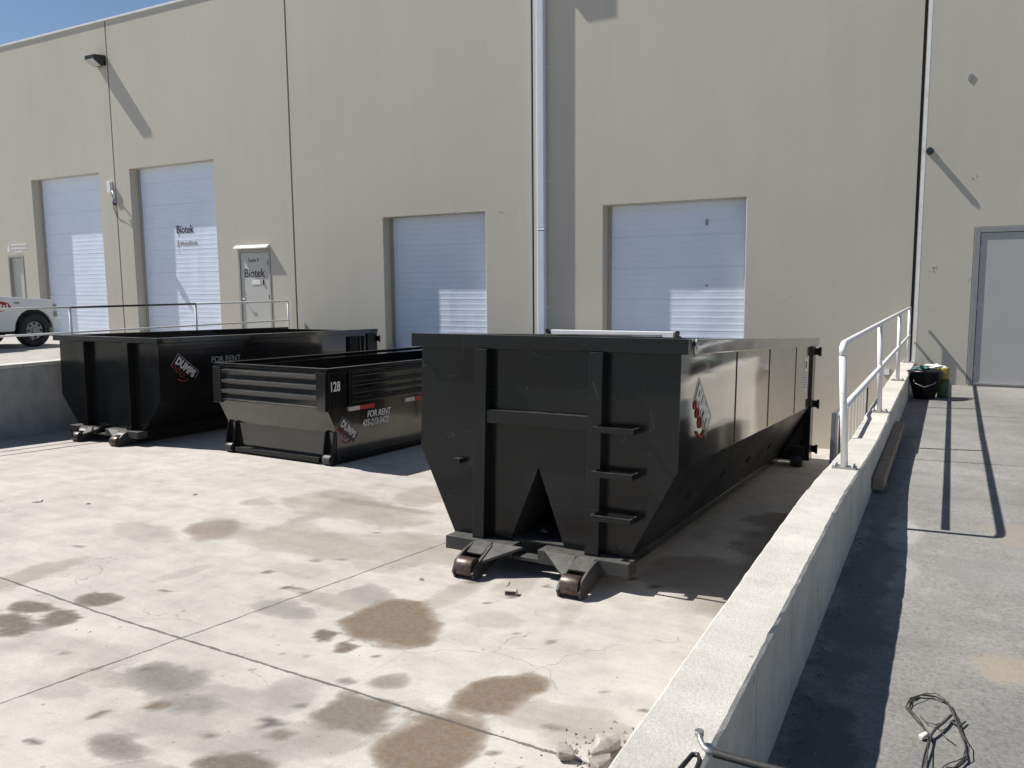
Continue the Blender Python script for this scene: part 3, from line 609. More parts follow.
def rolloff(loc, tilt, yaw, wid, length, H, tz, bz, bw, rail_h, rail_w, px, rungs, side_mat, glossy_front, label, group, seams, extra=None, notch=True, lift=0, ry=-.315, bar_bottom=.125, cross=(1.2, 1.31)):
    e = empty('dumpster', loc, (-math.atan(tilt), 0, yaw)); tag(e, label, 'dumpster', group)
    hw = wid/2; bwid = hw-rail_w*.8; y0 = .1; L = length
    zr = H-rail_h
    t = .012
    # side plates (upper vertical, lower raked) and floor
    b = MB()
    for s in (-1, 1):
        b.prism([(s*x, z_) for x, z_ in [(bwid, zr), (bwid, tz), (bwid-t, tz), (bwid-t, zr)]], y0+.012, L-.05)
    b.build('side_wall', side_mat, e, .002)
    b = MB()
    for s in (-1, 1): b.prism([(s*x, z_) for x, z_ in [(bwid, tz-.0005), (bw, bz), (bw-.03, bz), (bwid-t, tz-.0005)]], y0+.012, L-.05)
    b.build('raked_side', M['black_dull'], e, .002)
    b = MB(); b.box(-bw+.03, bw-.03, y0+.012, L-.05, bz, bz+.012); b.build('floor', M['inner'], e)
    pts = [(-bwid, zr), (bwid, zr), (bwid, tz), (bw, bz-.02)] + ([(.25, bz-.02), (.0, .86), (-.25, bz-.02)] if notch else []) + [(-bw, bz-.02), (-bwid, tz)]
    MB().prism(pts, y0, y0+t).build('front_wall', glossy_front, e)
    if notch:
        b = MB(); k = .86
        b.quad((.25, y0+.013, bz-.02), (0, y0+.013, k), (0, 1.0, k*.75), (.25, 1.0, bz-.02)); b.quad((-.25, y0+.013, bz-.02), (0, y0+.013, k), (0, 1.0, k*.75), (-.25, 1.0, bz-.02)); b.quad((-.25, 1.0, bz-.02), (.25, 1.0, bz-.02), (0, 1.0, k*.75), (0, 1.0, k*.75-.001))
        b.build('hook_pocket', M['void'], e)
        MB().tube([(.02, .32, .06), (.04, .3, .2), (.03, .26, .3), (-.02, .2, .33)], .022, 10).build('hook_bar', M['black'], e)
    # top rail
    b = MB()
    b.box(-hw, hw, .03, .03+rail_w, zr, H)
    b.build('front_rail', M['black'], e, .008)
    b = MB()
    for s in (-1, 1):
        a, c = sorted((s*hw, s*(hw-rail_w))); b.box(a, c, .03+rail_w+.002, L, zr, H)
    b.build('side_rail', side_mat if side_mat is M['black_gloss'] else M['black_mid'], e, .01)
    # front posts and cross bar
    for (xa, xb) in px:
        MB().box(xa, xb, .0, y0-.001, .2, zr-.002).build('front_post', M['black'], e, .006)
    if cross:
        MB().box(px[0][1]+.001, px[1][0]-.001, .012, y0-.001, cross[0], cross[1]).build('cross_bar', M['black'], e, .006)
    # front bar: two halves and the low plate between them
    ext = bw+.06
    MB().box(-ext+.06, -.15, -.055, .115, bar_bottom, .235).build('front_bumper', M['black_worn'], e, .006)
    MB().box(.08, ext+.0, -.055, .115, bar_bottom, .235).build('front_bumper', M['black_worn'], e, .006)
    MB().box(-.149, .079, -.03, .1, .12, .15).build('center_plate', M['black_worn'], e, .003)
    for cx in (-.405, .5):
        bp, bt = MB(), MB(); roller_arm(bp, bt, cx, ry, outer=1 if cx > 0 else -1)
        bp.build('roller_bracket', M['black_worn'], e, .004); bt.build('bracket_cover', M['black_worn'], e)
        MB().cyl((cx, ry, .09), 'x', .078, .145, 28).build('ground_roller', M['rust'], e, .005)
        s = 1 if cx > 0 else -1
        gx = cx-s*.085
        # triangular gusset plate from the bar down to the inner cheek
        b = MB(); T3 = [(gx, -.056, .237), (gx-s*.27, -.056, .237), (gx-s*.012, ry*.86, .135)]
        va = [b.bm.verts.new(q) for q in T3]; vb = [b.bm.verts.new((q[0], q[1], q[2]-.02)) for q in T3]
        b.bm.faces.new(va); b.bm.faces.new(vb[::-1])
        for i in range(3): b.bm.faces.new([va[i], vb[i], vb[(i+1) % 3], va[(i+1) % 3]])
        b.build('gusset', M['black_worn'], e, .002)
    # rear frame, rear posts and rear wheels
    b = MB()
    for s in (-1, 1):
        a, c = sorted((s*(hw-.04), s*(hw-.13))); b.box(a, c, L-.28, L-.03, .16, zr-.003)
    b.build('rear_post', M['black'], e, .006)
    MB().box(-hw+.13, hw-.13, L-.2, L-.05, .14, .26).build('rear_sill', M['black'], e, .006)
    MB().box(-hw+.05, hw-.05, L-.02, L+.04, .2, H-.04).build('rear_door', M['black'], e, .006)
    for s in (-1, 1):
        MB().cyl((s*(hw-.2), L-.32, .115+lift), 'x', .11, .16, 28).build('rear_wheel', M['dark_metal'], e, .008)
        MB().box(s*(hw-.2)-.1, s*(hw-.2)+.1, L-.42, L-.2, .12+lift, .3+lift).build('wheel_bracket', M['black'], e, .004)
    for zz in (.3, H*.5, H-.2):
        MB().cyl((hw+.01, L+.03, zz), 'z', .02, .13, 12).box(hw-.12, hw+.0, L+.041, L+.055, zz-.05, zz+.05).build('door_hinge', M['black'], e)
    # under frame: long rails and cross members whose ends show below the floor
    b = MB()
    for s in (-1, 1): b.box(s*.5-.035, s*.5+.035, .12, L-.06, .03+lift, bz-.055)
    b.build('skid_rail', M['black_worn'], e, .004)
    b = MB(); n = int((L-.6)/.4)
    for i in range(n):
        y = .45+i*.4; b.box(-bw+.0, bw-.0, y, y+.05, bz-.05, bz-.002)
    b.build('cross_member', M['black'], e, .003)
    MB().box(-bw-.012, -bw+.03, .13, L-.1, bz-.075, bz-.0).box(bw-.03, bw+.012, .13, L-.1, bz-.075, bz-.0).build('bottom_edge', M['black'], e, .003)
    # vertical seams on the outside of each side
    for y in seams:
        b = MB()
        for s in (-1, 1):
            a, c = sorted((s*bwid, s*(bwid+.007))); b.box(a+s*.0008, c+s*.0008, y, y+.014, tz+.01, zr-.002)
        b.build('side_seam', side_mat, e, .002)
    # pockets on the raked lower side
    if rungs:
        for y in (1.1, 2.25, 3.4, 4.6):
            k = .52; x = bwid+(bw-bwid)*k; z_ = tz+(bz-tz)*k
            o = MB().tube([(0, 0, -.02), (0, 0, .012)], .045, 18).build('side_lug', M['void'], e); o.location = (x, y, z_)
            o.rotation_euler = (0, math.atan2(tz-bz, bwid-bw)+R(90)-R(0), 0); o.rotation_euler = (0, R(90)+math.atan2(bwid-bw, tz-bz), 0)
        for zz in (1.225, .885, .55):
            MB().prism([(.52, y0-.001), (.52, -.07), (.85, -.07), (.85, y0-.001), (.828, y0-.001), (.828, -.048), (.542, -.048), (.542, y0-.001)], zz-.022, zz+.022, 'z').build('ladder_rung', M['black'], e, .004)
        MB().prism([(-.77, y0-.001), (-.77, .02), (-.7, .02), (-.7, y0-.001)], .84, .875, 'z').build('step_loop', M['black'], e)
    return e, bwid, zr

F, fbw, fzr = rolloff((-2.87, 5.6, -2.30), .058, 0.0, 2.425, 6.72, 1.92, .94, .24, .78, .115, .085, [(-.555, -.445), (.455, .57)], True, M['black_gloss'], M['black'],
    'tall black roll-off dumpster with ladder rungs beside the low wall', 'black roll-off dumpsters', (1.87, 3.43, 5.16), lift=.075)
SX = fbw+.0012
rz = (R(90), 0, R(90))
logo(F, (SX, .5, 1.47), (R(90), R(0), R(90)), .5).rotation_euler = (Matrix.Rotation(R(90), 4, 'Z') @ Matrix.Rotation(R(90), 4, 'X') @ Matrix.Rotation(R(-40), 4, 'Z')).to_euler()
e = empty('notice_sticker', (SX, 5.9, 1.2), rz, F)
MB().box(0, .24, 0, .44, 0, .001).build('sticker_plate', M['letters_white'], e)
b = MB(); b.box(.06, .17, .3, .4, .0015, .0025)
for i in range(7): b.box(.03, .21, .03+i*.035, .045+i*.035, .0015, .0025)
b.build('sticker_lettering', M['letters_black'], e)
MB().tube([(1.215, .2, 1.79), (1.225, .17, 1.86), (1.23, .2, 1.91), (1.225, .23, 1.86), (1.215, .21, 1.79)], .008, 8).build('tie_hook', M['steel'], F)

Bc, bbw, bzr = rolloff((-11.35, 7.85, -2.32), .022, 0.0, 2.47, 5.2, 1.63, .68, .24, .77, .085, .085, [(-.53, -.42), (.5, .61)], False, M['black_mid'], M['black'],
    'long low black roll-off dumpster marked FOR RENT beside the far left wall', 'black roll-off dumpsters', (), notch=False, ry=-.17, cross=None, bar_bottom=.13)
o = logo(Bc, (bbw+.0012, .36, 1.25), (0, 0, 0), .44); o.rotation_euler = (Matrix.Rotation(R(90), 4, 'Z') @ Matrix.Rotation(R(90), 4, 'X') @ Matrix.Rotation(R(-38), 4, 'Z')).to_euler()
text('side_lettering', 'FOR RENT', .135, M['letters_grey'], Bc, (bbw+.0012, 1.06, 1.21), rz, sx=.95)
# square pocket at the rear side of the long bin
MB().box(bbw+.001, bbw+.05, 4.35, 4.6, .95, 1.5).build('side_pocket', M['void'], Bc)
MB().box(bbw+.001, bbw+.06, 4.63, 4.68, .95, 1.5).box(bbw+.001, bbw+.06, 4.75, 4.8, .95, 1.5).box(bbw+.051, bbw+.07, 4.63, 4.95, .92, .95).build('side_stake', M['black'], Bc, .003)

# ---- the smaller ribbed dumpster
Mb = empty('dumpster', (-8.085, 8.0, -2.31), (-math.atan(.02), 0, -.045)); tag(Mb, 'smaller black ribbed dumpster numbered 128 with red and white reflector strips', 'dumpster')
hw, Lm, Hm, zt, zb2 = 1.075, 4.85, 1.29, .76, .43
lw = hw-.0305; ry = .2
b = MB()
for s in (-1, 1):
    a, c = sorted((s*(hw-.03), s*(hw-.05))); b.prism([(.031, Hm-.07), (.031, zt), (ry+.001, zb2), (ry+.001, .04), (Lm, .04), (Lm, Hm-.07)], a, c, 'x')
b.build('side_wall', M['black_mid'], Mb, .004)
b = MB()   # front: upper panel then raking back, then straight down
b.prism([(.03, Hm-.07), (.03, zt), (ry, zb2), (ry, .04), (ry+.02, .04), (ry+.02, zb2), (.05, zt), (.05, Hm-.07)], -lw, lw, 'x')
b.build('front_wall', M['black_mid'], Mb)
MB().box(-hw, hw, .0, .07, Hm-.05, Hm).box(-hw, -hw+.07, .071, Lm, Hm-.05, Hm).box(hw-.07, hw, .071, Lm, Hm-.05, Hm).box(-hw+.07, hw-.07, Lm-.07, Lm, Hm-.05, Hm).build('top_rail', M['black'], Mb, .006)
MB().box(-hw+.02, hw-.02, Lm-.02, Lm+.02, .06, Hm-.055).build('rear_door', M['black'], Mb)
MB().box(-lw+.02, lw-.02, .2, Lm-.03, .1, .12).build('floor', M['inner'], Mb)
# front frame posts and ribs
for s in (-1, 1):
    a, c = sorted((s*(hw-.005), s*(hw-.16))); MB().box(a, c, -.03, .029, zt-.03, Hm-.052).build('front_post', M['black_mid'], Mb, .006)
for za, zc in ((1.135, 1.21), (1.0, 1.075), (.855, .935), (.765, .80)):
    MB().prism([(.029, za), (-.015, za+.02), (-.022, zc-.012), (.012, zc), (.029, zc)], -hw+.165, hw-.165, 'x').build('front_rib', M['black_mid'], Mb, .003)
# side corner post and ribs
MB().box(hw-.029, hw+.015, .03, .36, zt, Hm-.052).build('corner_post', M['black'], Mb, .006)
MB().box(hw-.029, hw+.03, .40, .46, zt, Hm-.052).build('corner_post', M['black'], Mb, .006)
for za, zc in ((1.15, 1.22), (1.02, 1.09), (.92, .975), (.8, .88)):
    MB().prism([(hw-.029, za), (hw+.02, za+.015), (hw+.02, zc-.015), (hw-.029, zc)], .47, Lm-.1, 'y').build('side_rib', M['black'], Mb, .003)
MB().box(lw+.001, lw+.03, .3, Lm-.05, .04, .11).build('bottom_edge', M['black'], Mb, .004)
# hook feet: open channels in front
for cx in (-.93, .95):
    for s in (-1, 1): MB().prism([(ry-.001, .46), (ry-.035, .43), (ry-.09, .14), (ry-.1, .03), (ry-.07, .0), (ry-.02, .0), (ry-.001, .05)], cx+s*.075-.01, cx+s*.075+.01, 'x').build('foot_plate', M['black'], Mb, .003)
    MB().cyl((cx, ry-.055, .072), 'x', .07, .128, 24).build('ground_roller', M['black_worn'], Mb, .004)
MB().box(-.81, .81, .1, ry-.001, .03, .09).build('front_sill', M['black'], Mb, .004)
text('side_lettering', '128', .18, M['letters_white'], Mb, (hw+.0165, .04, .99), rz, sx=.72, bold=.003)
sxm = lw+.0025
text('side_lettering', 'FOR RENT', .125, M['letters_white'], Mb, (lw+.0025, .8, .565), rz, shear=.25, sx=.85, bold=.002)
text('side_lettering', '435-213-5472', .125, M['letters_white'], Mb, (lw+.0025, .7, .45), rz, shear=.25, sx=.78, bold=.002)
o = logo(Mb, (sxm, .25, .52), (0, 0, 0), .37); o.rotation_euler = (Matrix.Rotation(R(90), 4, 'Z') @ Matrix.Rotation(R(90), 4, 'X') @ Matrix.Rotation(R(-38), 4, 'Z')).to_euler()
for y in (.42, 1.62, 2.9, 4.1):
    MB().box(hw-.0285, hw-.024+.03, y, y+.2, zt-.005-.06, zt-.008).build('white_reflector', M['white_tape'], Mb)
    MB().box(hw-.0285, hw-.024+.0302, y+.201, y+.5, zt-.005-.06, zt-.008).build('red_reflector', M['red_tape'], Mb)

# ------------------------------------------------------------------ guard beam by the dock door
e = empty('guard_beam', (-5.2, 13.3, -2.62)); tag(e, 'long white steel beam on dark posts between tall dumpster and dock door', 'guard beam')
MB().box(-1.15, 1.12, -.05, .05, 1.73, 1.845).build('beam', M['white_paint'], e, .008)
for s, x in ((-1, -1.2), (1, 1.17)):
    MB().box(x-.03, x+.03, -.04, .04, 0, 1.82).build('post', M['plastic_black'], e, .005)
    MB().cyl((x+s*.02, -.05, 1.83), 'y', .035, .06, 12).cyl((x+s*.05, -.03, 1.75), 'y', .025, .08, 10).build('bracket', M['plastic_black'], e)

# ------------------------------------------------------------------ white slatted rack and dark panel between wall and dumpster
e = empty('slatted_gate', (-.74, 7.6, -2.45)); tag(e, 'white slatted gate standing against the dock side of the long low wall', 'gate')
MB().tube([(0, -.8, 1.43), (0, 1.55, 1.39)], .014, 10).tube([(0, -.8, .1), (0, 1.55, .02)], .022, 10).build('frame_rail', M['rail_white'], e)
b = MB()
for i in range(8): y = -.6+i*.28; b.box(-.004, .004, y, y+.014, .1, 1.4)
b.build('slats', M['rail_white'], e, .002)
for y in (-.8, 1.55): MB().tube([(0, y, .0), (0, y, 1.4)], .014, 10).build('end_post', M['rail_dark'], e)
e = empty('panel_board', (-.92, 8.2, -2.47)); tag(e, 'dark grey board leaning behind the near white railing post on the dock floor', 'board')
MB().prism([(-.35, 0), (.7, 0), (.62, 1.22), (-.2, 1.28)], -.02, .02, 'x').build('board', M['plastic_board'] if 'plastic_board' in M else simple('slate_panel_paint', (.1, .12, .14), .4), e, .004)
MB().prism([(-.33, .55), (.66, .5), (.66, .58), (-.32, .64)], .021, .04, 'x').build('batten', M['plastic_black'], e, .003)

# ------------------------------------------------------------------ things on the platform
e = empty('bucket', (-.27, 11.95, PLAT)); tag(e, 'black bucket filled with rags standing by the end of the low wall', 'bucket')
b = MB(); b.tube([(0, 0, 0), (0, 0, .36), (0, 0, .36), (0, 0, .385)], 0, 28, radii=[.125, .15, .162, .162]); b.build('bucket_body', M['plastic_black'], e)
MB().tube([(-.162, 0, .34), (-.12, -.16, .22), (0, -.2, .17), (.12, -.16, .22), (.162, 0, .34)], .005, 6).build('bucket_handle', M['steel'], e)
def crumple(name, mat, label, cat, loc, sx, sy, sz, seed, base=None):
    bm = bmesh.new(); bmesh.ops.create_icosphere(bm, subdivisions=4, radius=1)
    for v in bm.verts:
        n = noise.noise(v.co*2.1+Vector((seed, 0, 0)))*.5+noise.noise(v.co*5+Vector((0, seed, 0)))*.22
        v.co *= 1+n; v.co.x *= sx; v.co.y *= sy; v.co.z *= sz
        v.co.z = max(v.co.z, -sz*.8)
    me = bpy.data.meshes.new(name); bm.to_mesh(me); bm.free(); me.materials.append(mat)
    o = bpy.data.objects.new(name, me); COL.objects.link(o); o.location = loc
    if label: tag(o, label, cat)
    return o
crumple('rag', M['teal'], 'crumpled teal rag lying on top of the black bucket', 'rag', (-.31, 11.92, PLAT+.40), .1, .1, .035, 3)
crumple('paper_sheet', M['paper'], 'crumpled white paper on top of the bucket and green bag', 'paper', (-.17, 11.98, PLAT+.425), .12, .1, .03, 8)
e = empty('garden_bag', (-.055, 12.15, PLAT)); tag(e, 'green and yellow plastic sack standing right of the black bucket', 'sack')
def sack(z0, z1, mat, name):
    b = MB(); prs = []
    n = 20; rings = []
    for i in range(7):
        z_ = z0+(z1-z0)*i/6; k = 1-.16*abs((z_/.4)-.45)
        rings.append([b.bm.verts.new((.075*k*math.copysign(abs(math.cos(a))**.7, math.cos(a))*(1+.08*noise.noise(Vector((a*2, z_*14, 1)))), .06*k*math.copysign(abs(math.sin(a))**.7, math.sin(a))*(1+.1*noise.noise(Vector((a*3, z_*11, 5)))), z_)) for a in [2*math.pi*j/n for j in range(n)]])
    for r0, r1 in zip(rings[:-1], rings[1:]):
        for j in range(n): f = b.bm.faces.new([r0[j], r0[(j+1) % n], r1[(j+1) % n], r1[j]]); f.smooth = True
    b.bm.faces.new(rings[0]); b.bm.faces.new(rings[-1]); return b.build(name, mat, e)
sack(0, .25, M['green_bag'], 'lower_bag'); sack(.2505, .4, M['yellow_bag'], 'upper_bag')

e = empty('timber_beam', (-.415, 6.3, PLAT)); tag(e, 'long weathered timber lying at the foot of the low wall', 'timber')
MB().box(-.033, .045, 0, 2.75, .03, .12).build('beam', M['lumber'], e, .006)
MB().box(-.03, .05, 1.3, 1.36, .0, .029).box(-.03, .05, .2, .3, 0, .029).box(-.03, .05, 2.4, 2.5, 0, .029).build('packer', M['lumber'], e, .003)

def stone(loc, s, seed, mat, label, group=None, name='concrete_chunk', flat=1, cat='stone'):
    bm = bmesh.new(); rnd = random.Random(seed)
    for _ in range(26): bm.verts.new((rnd.uniform(-1, 1)*s[0], rnd.uniform(-1, 1)*s[1], rnd.uniform(0, 1)*s[2]))
    bmesh.ops.convex_hull(bm, input=bm.verts[:])
    for v in [v for v in bm.verts if not v.link_faces]: bm.verts.remove(v)
    me = bpy.data.meshes.new(name); bm.to_mesh(me); bm.free(); me.materials.append(mat)
    o = bpy.data.objects.new(name, me); COL.objects.link(o); o.location = loc; o.rotation_euler[2] = seed
    bv = o.modifiers.new('bevel', 'BEVEL'); bv.width = min(s)*.12; bv.segments = 2
    return tag(o, label, cat, group)
e = empty('wood_block', (-2.78, 5.1, gz(-2.78, 5.1)), (0, 0, .3)); tag(e, 'small pale block lying in front of the tall dumpster rollers', 'block')
MB().box(-.045, .045, -.03, .03, 0, .04).build('block_body', M['stone'], e, .006)
MB().box(-.04, .04, -.0302, -.03, .01, .035).build('block_face', M['dark_metal'], e)
stone((-2.92, 5.3, gz(-2.9, 5.3)), (.06, .018, .012), 2, M['stone'], 'white sliver lying in the shadow under the tall dumpster')
for i, (u, v_, s, lab) in enumerate(((-1.33, 3.36, .085, 'largest grey broken concrete lump against the low wall'), (-1.48, 3.22, .06, 'middle broken concrete lump left of the largest one'), (-1.25, 3.5, .045, 'small broken concrete lump behind the largest one'), (-1.28, 3.2, .07, 'pale broken concrete slab nearest the low wall base'))):
    stone((u, v_, gz(u, v_)-.005), (s, s*.7, s*1.1), 20+i, M['stone'] if i % 2 == 0 else M['brown_stone'], lab, 'broken concrete by the low wall')
for i, (u, v_, lab) in enumerate(((-8.35, 4.95, 'flat white scrap lying on the dock floor at the far left'), (-7.8, 5.15, 'tiny grey pebble lying right of the white scrap'), (-7.2, 6.0, 'tiny dark pebble on the open dock floor'), (-3.55, 5.05, 'dark pebble lying left of the tall dumpster roller'))):
    stone((u, v_, gz(u, v_)), (.07 if i == 0 else .025, .05 if i == 0 else .02, .012), 40+i, M['stone'] if i == 0 else M['brown_stone'], lab, name='pebble')

# scattered grit (uncountable)
def grit():
    b = MB(); rnd = random.Random(9)
    def bit(x, y, z_, s):
        a = rnd.uniform(0, 6.3); p = [(x+s*math.cos(a+k*2.1)*rnd.uniform(.5, 1), y+s*math.sin(a+k*2.1)*rnd.uniform(.5, 1), z_) for k in range(3)]
        top = b.bm.verts.new((x, y, z_+s*.6)); vs = [b.bm.verts.new(q) for q in p]
        for k in range(3): b.bm.faces.new([vs[k], vs[(k+1) % 3], top])
    for _ in range(420):
        x, y = rnd.uniform(-9, -.7), rnd.uniform(2.2, 8); bit(x, y, gz(x, y), rnd.uniform(.003, .009))
    for _ in range(220):
        x, y = rnd.uniform(-.44, -.1), rnd.uniform(1.8, 9); bit(x, y, PLAT, rnd.uniform(.002, .009))
    for _ in range(260):
        x, y = -.66-abs(rnd.gauss(0, .08)), rnd.uniform(2.0, 9); bit(x, y, gz(x, y), rnd.uniform(.003, .012))
    for _ in range(130):
        x, y = rnd.gauss(-1.33, .13), rnd.gauss(3.3, .12); bit(x, y, gz(x, y), rnd.uniform(.006, .022))
    for _ in range(160):
        x, y = rnd.uniform(-.1, 1.2), rnd.uniform(2, 10); bit(x, y, PLAT, rnd.uniform(.002, .005))
    return b.build('gravel_grit', M['brown_stone'])
tag(grit(), 'fine grit scattered over dock and platform', 'grit', kind='stuff')
def leaves():
    b = MB(); rnd = random.Random(4)
    for _ in range(100):
        x, y = -.445+abs(rnd.gauss(0, .07)), rnd.uniform(1.8, 8.5) if rnd.random() < .5 else rnd.gauss(3.3, .7); s = rnd.uniform(.005, .014); a = rnd.uniform(0, 6.3); z_ = PLAT+.003
        d = Vector((math.cos(a), math.sin(a), rnd.uniform(-.05, .4))); n_ = Vector((-d.y, d.x, rnd.uniform(-.3, .3)))
        c = Vector((x, y, z_+.004)); b.quad(c-d*s, c+n_*s*.4+Vector((0, 0, .004)), c+d*s+Vector((0, 0, .003)), c-n_*s*.4)
    return b.build('dry_leaves', M['leaf'])
tag(leaves(), 'dry leaves and twigs along the foot of the low wall', 'leaves', kind='stuff')

# loop of old wire on the platform
WL = [(-.01, 2.66), (-.005, 2.8), (.0, 2.9), (-.035, 2.99), (-.072, 3.08), (-.06, 3.15), (-.03, 3.2), (.01, 3.21), (.05, 3.18), (.075, 3.1), (.095, 3.0), (.112, 2.9), (.108, 2.82), (.08, 2.76), (.05, 2.72), (.03, 2.62)]
e = empty('wire_coil', (.02, 2.95, PLAT)); tag(e, 'loop of old black wire lying on the sunlit platform', 'wire')
rnd = random.Random(12)
for k in range(4):
    ph = rnd.uniform(0, 9); pts = []
    for i, (x, y) in enumerate(WL):
        for t in (0, .5) if i < len(WL)-1 else (0,):
            xx = x+(WL[min(i+1, len(WL)-1)][0]-x)*t; yy = y+(WL[min(i+1, len(WL)-1)][1]-y)*t
            pts.append((xx-.02+.007*math.sin(ph+i*1.1+t), yy-2.95+.008*math.cos(ph*2+i*1.3), .006+.004*k+.004*math.sin(i+ph)))
    MB().tube(pts, .0019, 6).build('wire_strand', M['cable'], e)
MB().tube([(-.02, -.06, .012), (.0, -.0, .022), (.02, .05, .02), (.045, .13, .015)], .005, 8).build('wire_tie', M['cable'], e)
MB().tube([(-.045, -.065, .01), (-.025, -.045, .018)], .009, 8).build('connector', M['paper'], e)
MB().tube([(.0, .02, .02), (.03, -.03, .012), (.06, -.05, .004)], .0016, 5).tube([(-.05, .1, .004), (-.03, .05, .01), (.0, .03, .02), (.02, .06, .018)], .0016, 5).tube([(.09, .12, .01), (.07, .07, .012), (.045, .1, .01)], .003, 5).build('loose_strand', M['cable'], e)
MB().tube([(-.16, -.33, .006), (-.12, -.34, .01), (-.08, -.35, .004)], .004, 5).build('twig', M['leaf'], e)

# hose end and lever lying over the low wall, at the bottom edge of the view
e = empty('hose_nozzle', (-.43, 1.78, -1.09)); tag(e, 'grey metal nozzle on a ribbed black hose resting over the low wall', 'hose')
def hx(p): return (p[0]+.43, p[1]-1.78, p[2]+1.09)
MB().tube([hx(p) for p in ((-.488, 1.84, -1.078), (-.482, 1.825, -1.084), (-.466, 1.803, -1.088), (-.442, 1.792, -1.088))], .0065, 14, radii=[.0085, .0075, .0065, .0065]).build('nozzle', M['steel'], e)
MB().cyl(hx((-.489, 1.842, -1.076)), 'z', .011, .012, 14).build('nozzle_cap', M['steel'], e)
pts = [hx((-.442+.0035*i, 1.792-.0007*i, -1.088+.0004*i)) for i in range(0, 60)]
MB().tube(pts, .009, 14, radii=[.0105 if i % 2 else .0085 for i in range(60)]).build('hose', M['rubber'], e)
e = empty('pry_handle', (-.475, 1.70, -1.095)); tag(e, 'black looped handle lying on the low wall beside the hose nozzle', 'handle')
MB().tube([(-.015, -.12, .02), (-.012, -.02, .018), (-.004, .045, .018), (.008, .05, .018), (.018, .03, .018), (.03, -.12, .02)], .006, 10).build('grip', M['plastic_black'], e)

# ------------------------------------------------------------------ pickup truck
T = empty('pickup_truck', (-17.9, 11.45, LPLAT), (0, 0, R(91))); T.scale = (.94, .94, .985); tag(T, 'white pickup truck with a red door emblem parked at the far left', 'truck')
W = 1.95   # y from 0 (near side) to W; front at x = 0, rear at x = -5.4
body = [(-5.4, .45), (-4.55, .42)] + [(-3.95+.48*math.cos(R(a)), .4+.48*math.sin(R(a))) for a in range(180, -1, -20)] + [(-1.12, .36)] + [(-.62+.46*math.cos(R(a)), .38+.47*math.sin(R(a))) for a in range(180, -1, -18)] + [(-.11, .42), (-.1, .44), (-.06, .6), (-.07, 1.0), (-.14, 1.05), (-1.2, 1.13), (-1.75, 1.17), (-3.5, 1.17), (-5.4, 1.17)]
b = MB(); b.prism(body, 0, W, 'y'); b.build('body', M['car_white'], T, .03, seg=3)
cab = [(-1.2, 1.1), (-2.15, 1.72), (-2.6, 1.78), (-3.35, 1.78), (-3.55, 1.7), (-3.62, 1.16)]
b = MB(); b.prism(cab, .1, W-.1, 'y'); b.build('cab', M['car_white'], T, .05, seg=3)
b = MB(); b.prism([(-1.38, 1.2), (-2.15, 1.66), (-2.85, 1.7), (-2.85, 1.2)], .09, .099, 'y'); b.prism([(-2.92, 1.2), (-2.92, 1.7), (-3.3, 1.69), (-3.48, 1.2)], .09, .099, 'y'); b.build('side_window', M['glass_dark'], T)
b = MB(); b.quad((-1.27, .2, 1.17), (-1.27, W-.2, 1.17), (-2.1, W-.22, 1.69), (-2.1, .22, 1.69)); o = b.build('windscreen', M['glass_dark'], T); o.location = (.02, 0, .014)
MB().box(-.1, .07, .02, W-.02, .42, .62).build('front_bumper', M['white_paint'], T, .03)
MB().box(-.095, -.04, .3, W-.3, .66, .92).build('grille', M['plastic_black'], T, .01)
for y in (.06, W-.32): MB().box(-.1, -.03, y, y+.26, .7, .92).build('headlight', M['lens'], T, .01)
for z0_, z1_ in ((.82, .95), (.66, .79)): MB().box(-.14, -.045, -.008, .05, z0_, z1_).build('side_marker', M['plastic_grey'], T, .006)
def wheel(x, y):
    w = empty('wheel', (x, y, .37), parent=T)
    b = MB(); n = 40; prof = [(.0, .22), (-.02, .3), (.0, .36), (.03, .37), (.2, .37), (.23, .36), (.24, .3), (.22, .22)]
    rings = [[b.bm.verts.new((r*math.cos(2*math.pi*j/n), yy, r*math.sin(2*math.pi*j/n))) for j in range(n)] for yy, r in prof]
    for r0, r1 in zip(rings[:-1], rings[1:]):
        for j in range(n): f = b.bm.faces.new([r0[j], r0[(j+1) % n], r1[(j+1) % n], r1[j]]); f.smooth = True
    b.build('tyre', M['rubber'], w)
    b = MB(); b.cyl((0, .1, 0), 'y', .2, .14, 32); b.build('rim', M['plastic_grey'], w, .01)
    b = MB()
    for k in range(8):
        a = k*math.pi/4; b.cyl((.15*math.cos(a), .028, .15*math.sin(a)), 'y', .028, .01, 10)
    b.build('rim_hole', M['void'], w)
    MB().cyl((0, .02, 0), 'y', .07, .05, 20).build('hub', M['plastic_grey'], w, .006)
for x in (-.62, -3.95):
    wheel(x, -.02); wheel(x, W-.22)
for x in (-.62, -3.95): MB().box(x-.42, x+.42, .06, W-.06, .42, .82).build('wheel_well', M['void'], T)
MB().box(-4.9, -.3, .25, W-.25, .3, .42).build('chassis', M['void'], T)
MB().tube([(-1.95, -.02, 1.2), (-1.93, -.12, 1.22)], .02, 8).box(-1.99, -1.86, -.28, -.1, 1.14, 1.34).build('mirror', M['plastic_black'], T, .01)
MB().box(-3.0, -1.75, -.004, .02, .50, .505).box(-1.72, -1.715, -.004, .02, .5, 1.14).box(-3.0, -2.995, -.004, .02, .5, 1.14).build('door_gap', M['plastic_black'], T)
MB().box(-5.0, -1.4, -.012, .01, .735, .765).build('side_moulding', M['white_paint'], T, .004)
MB().box(-2.0, -1.45, -.0105, -.001, .5, .53).build('rocker_trim', M['plastic_grey'], T, .003)
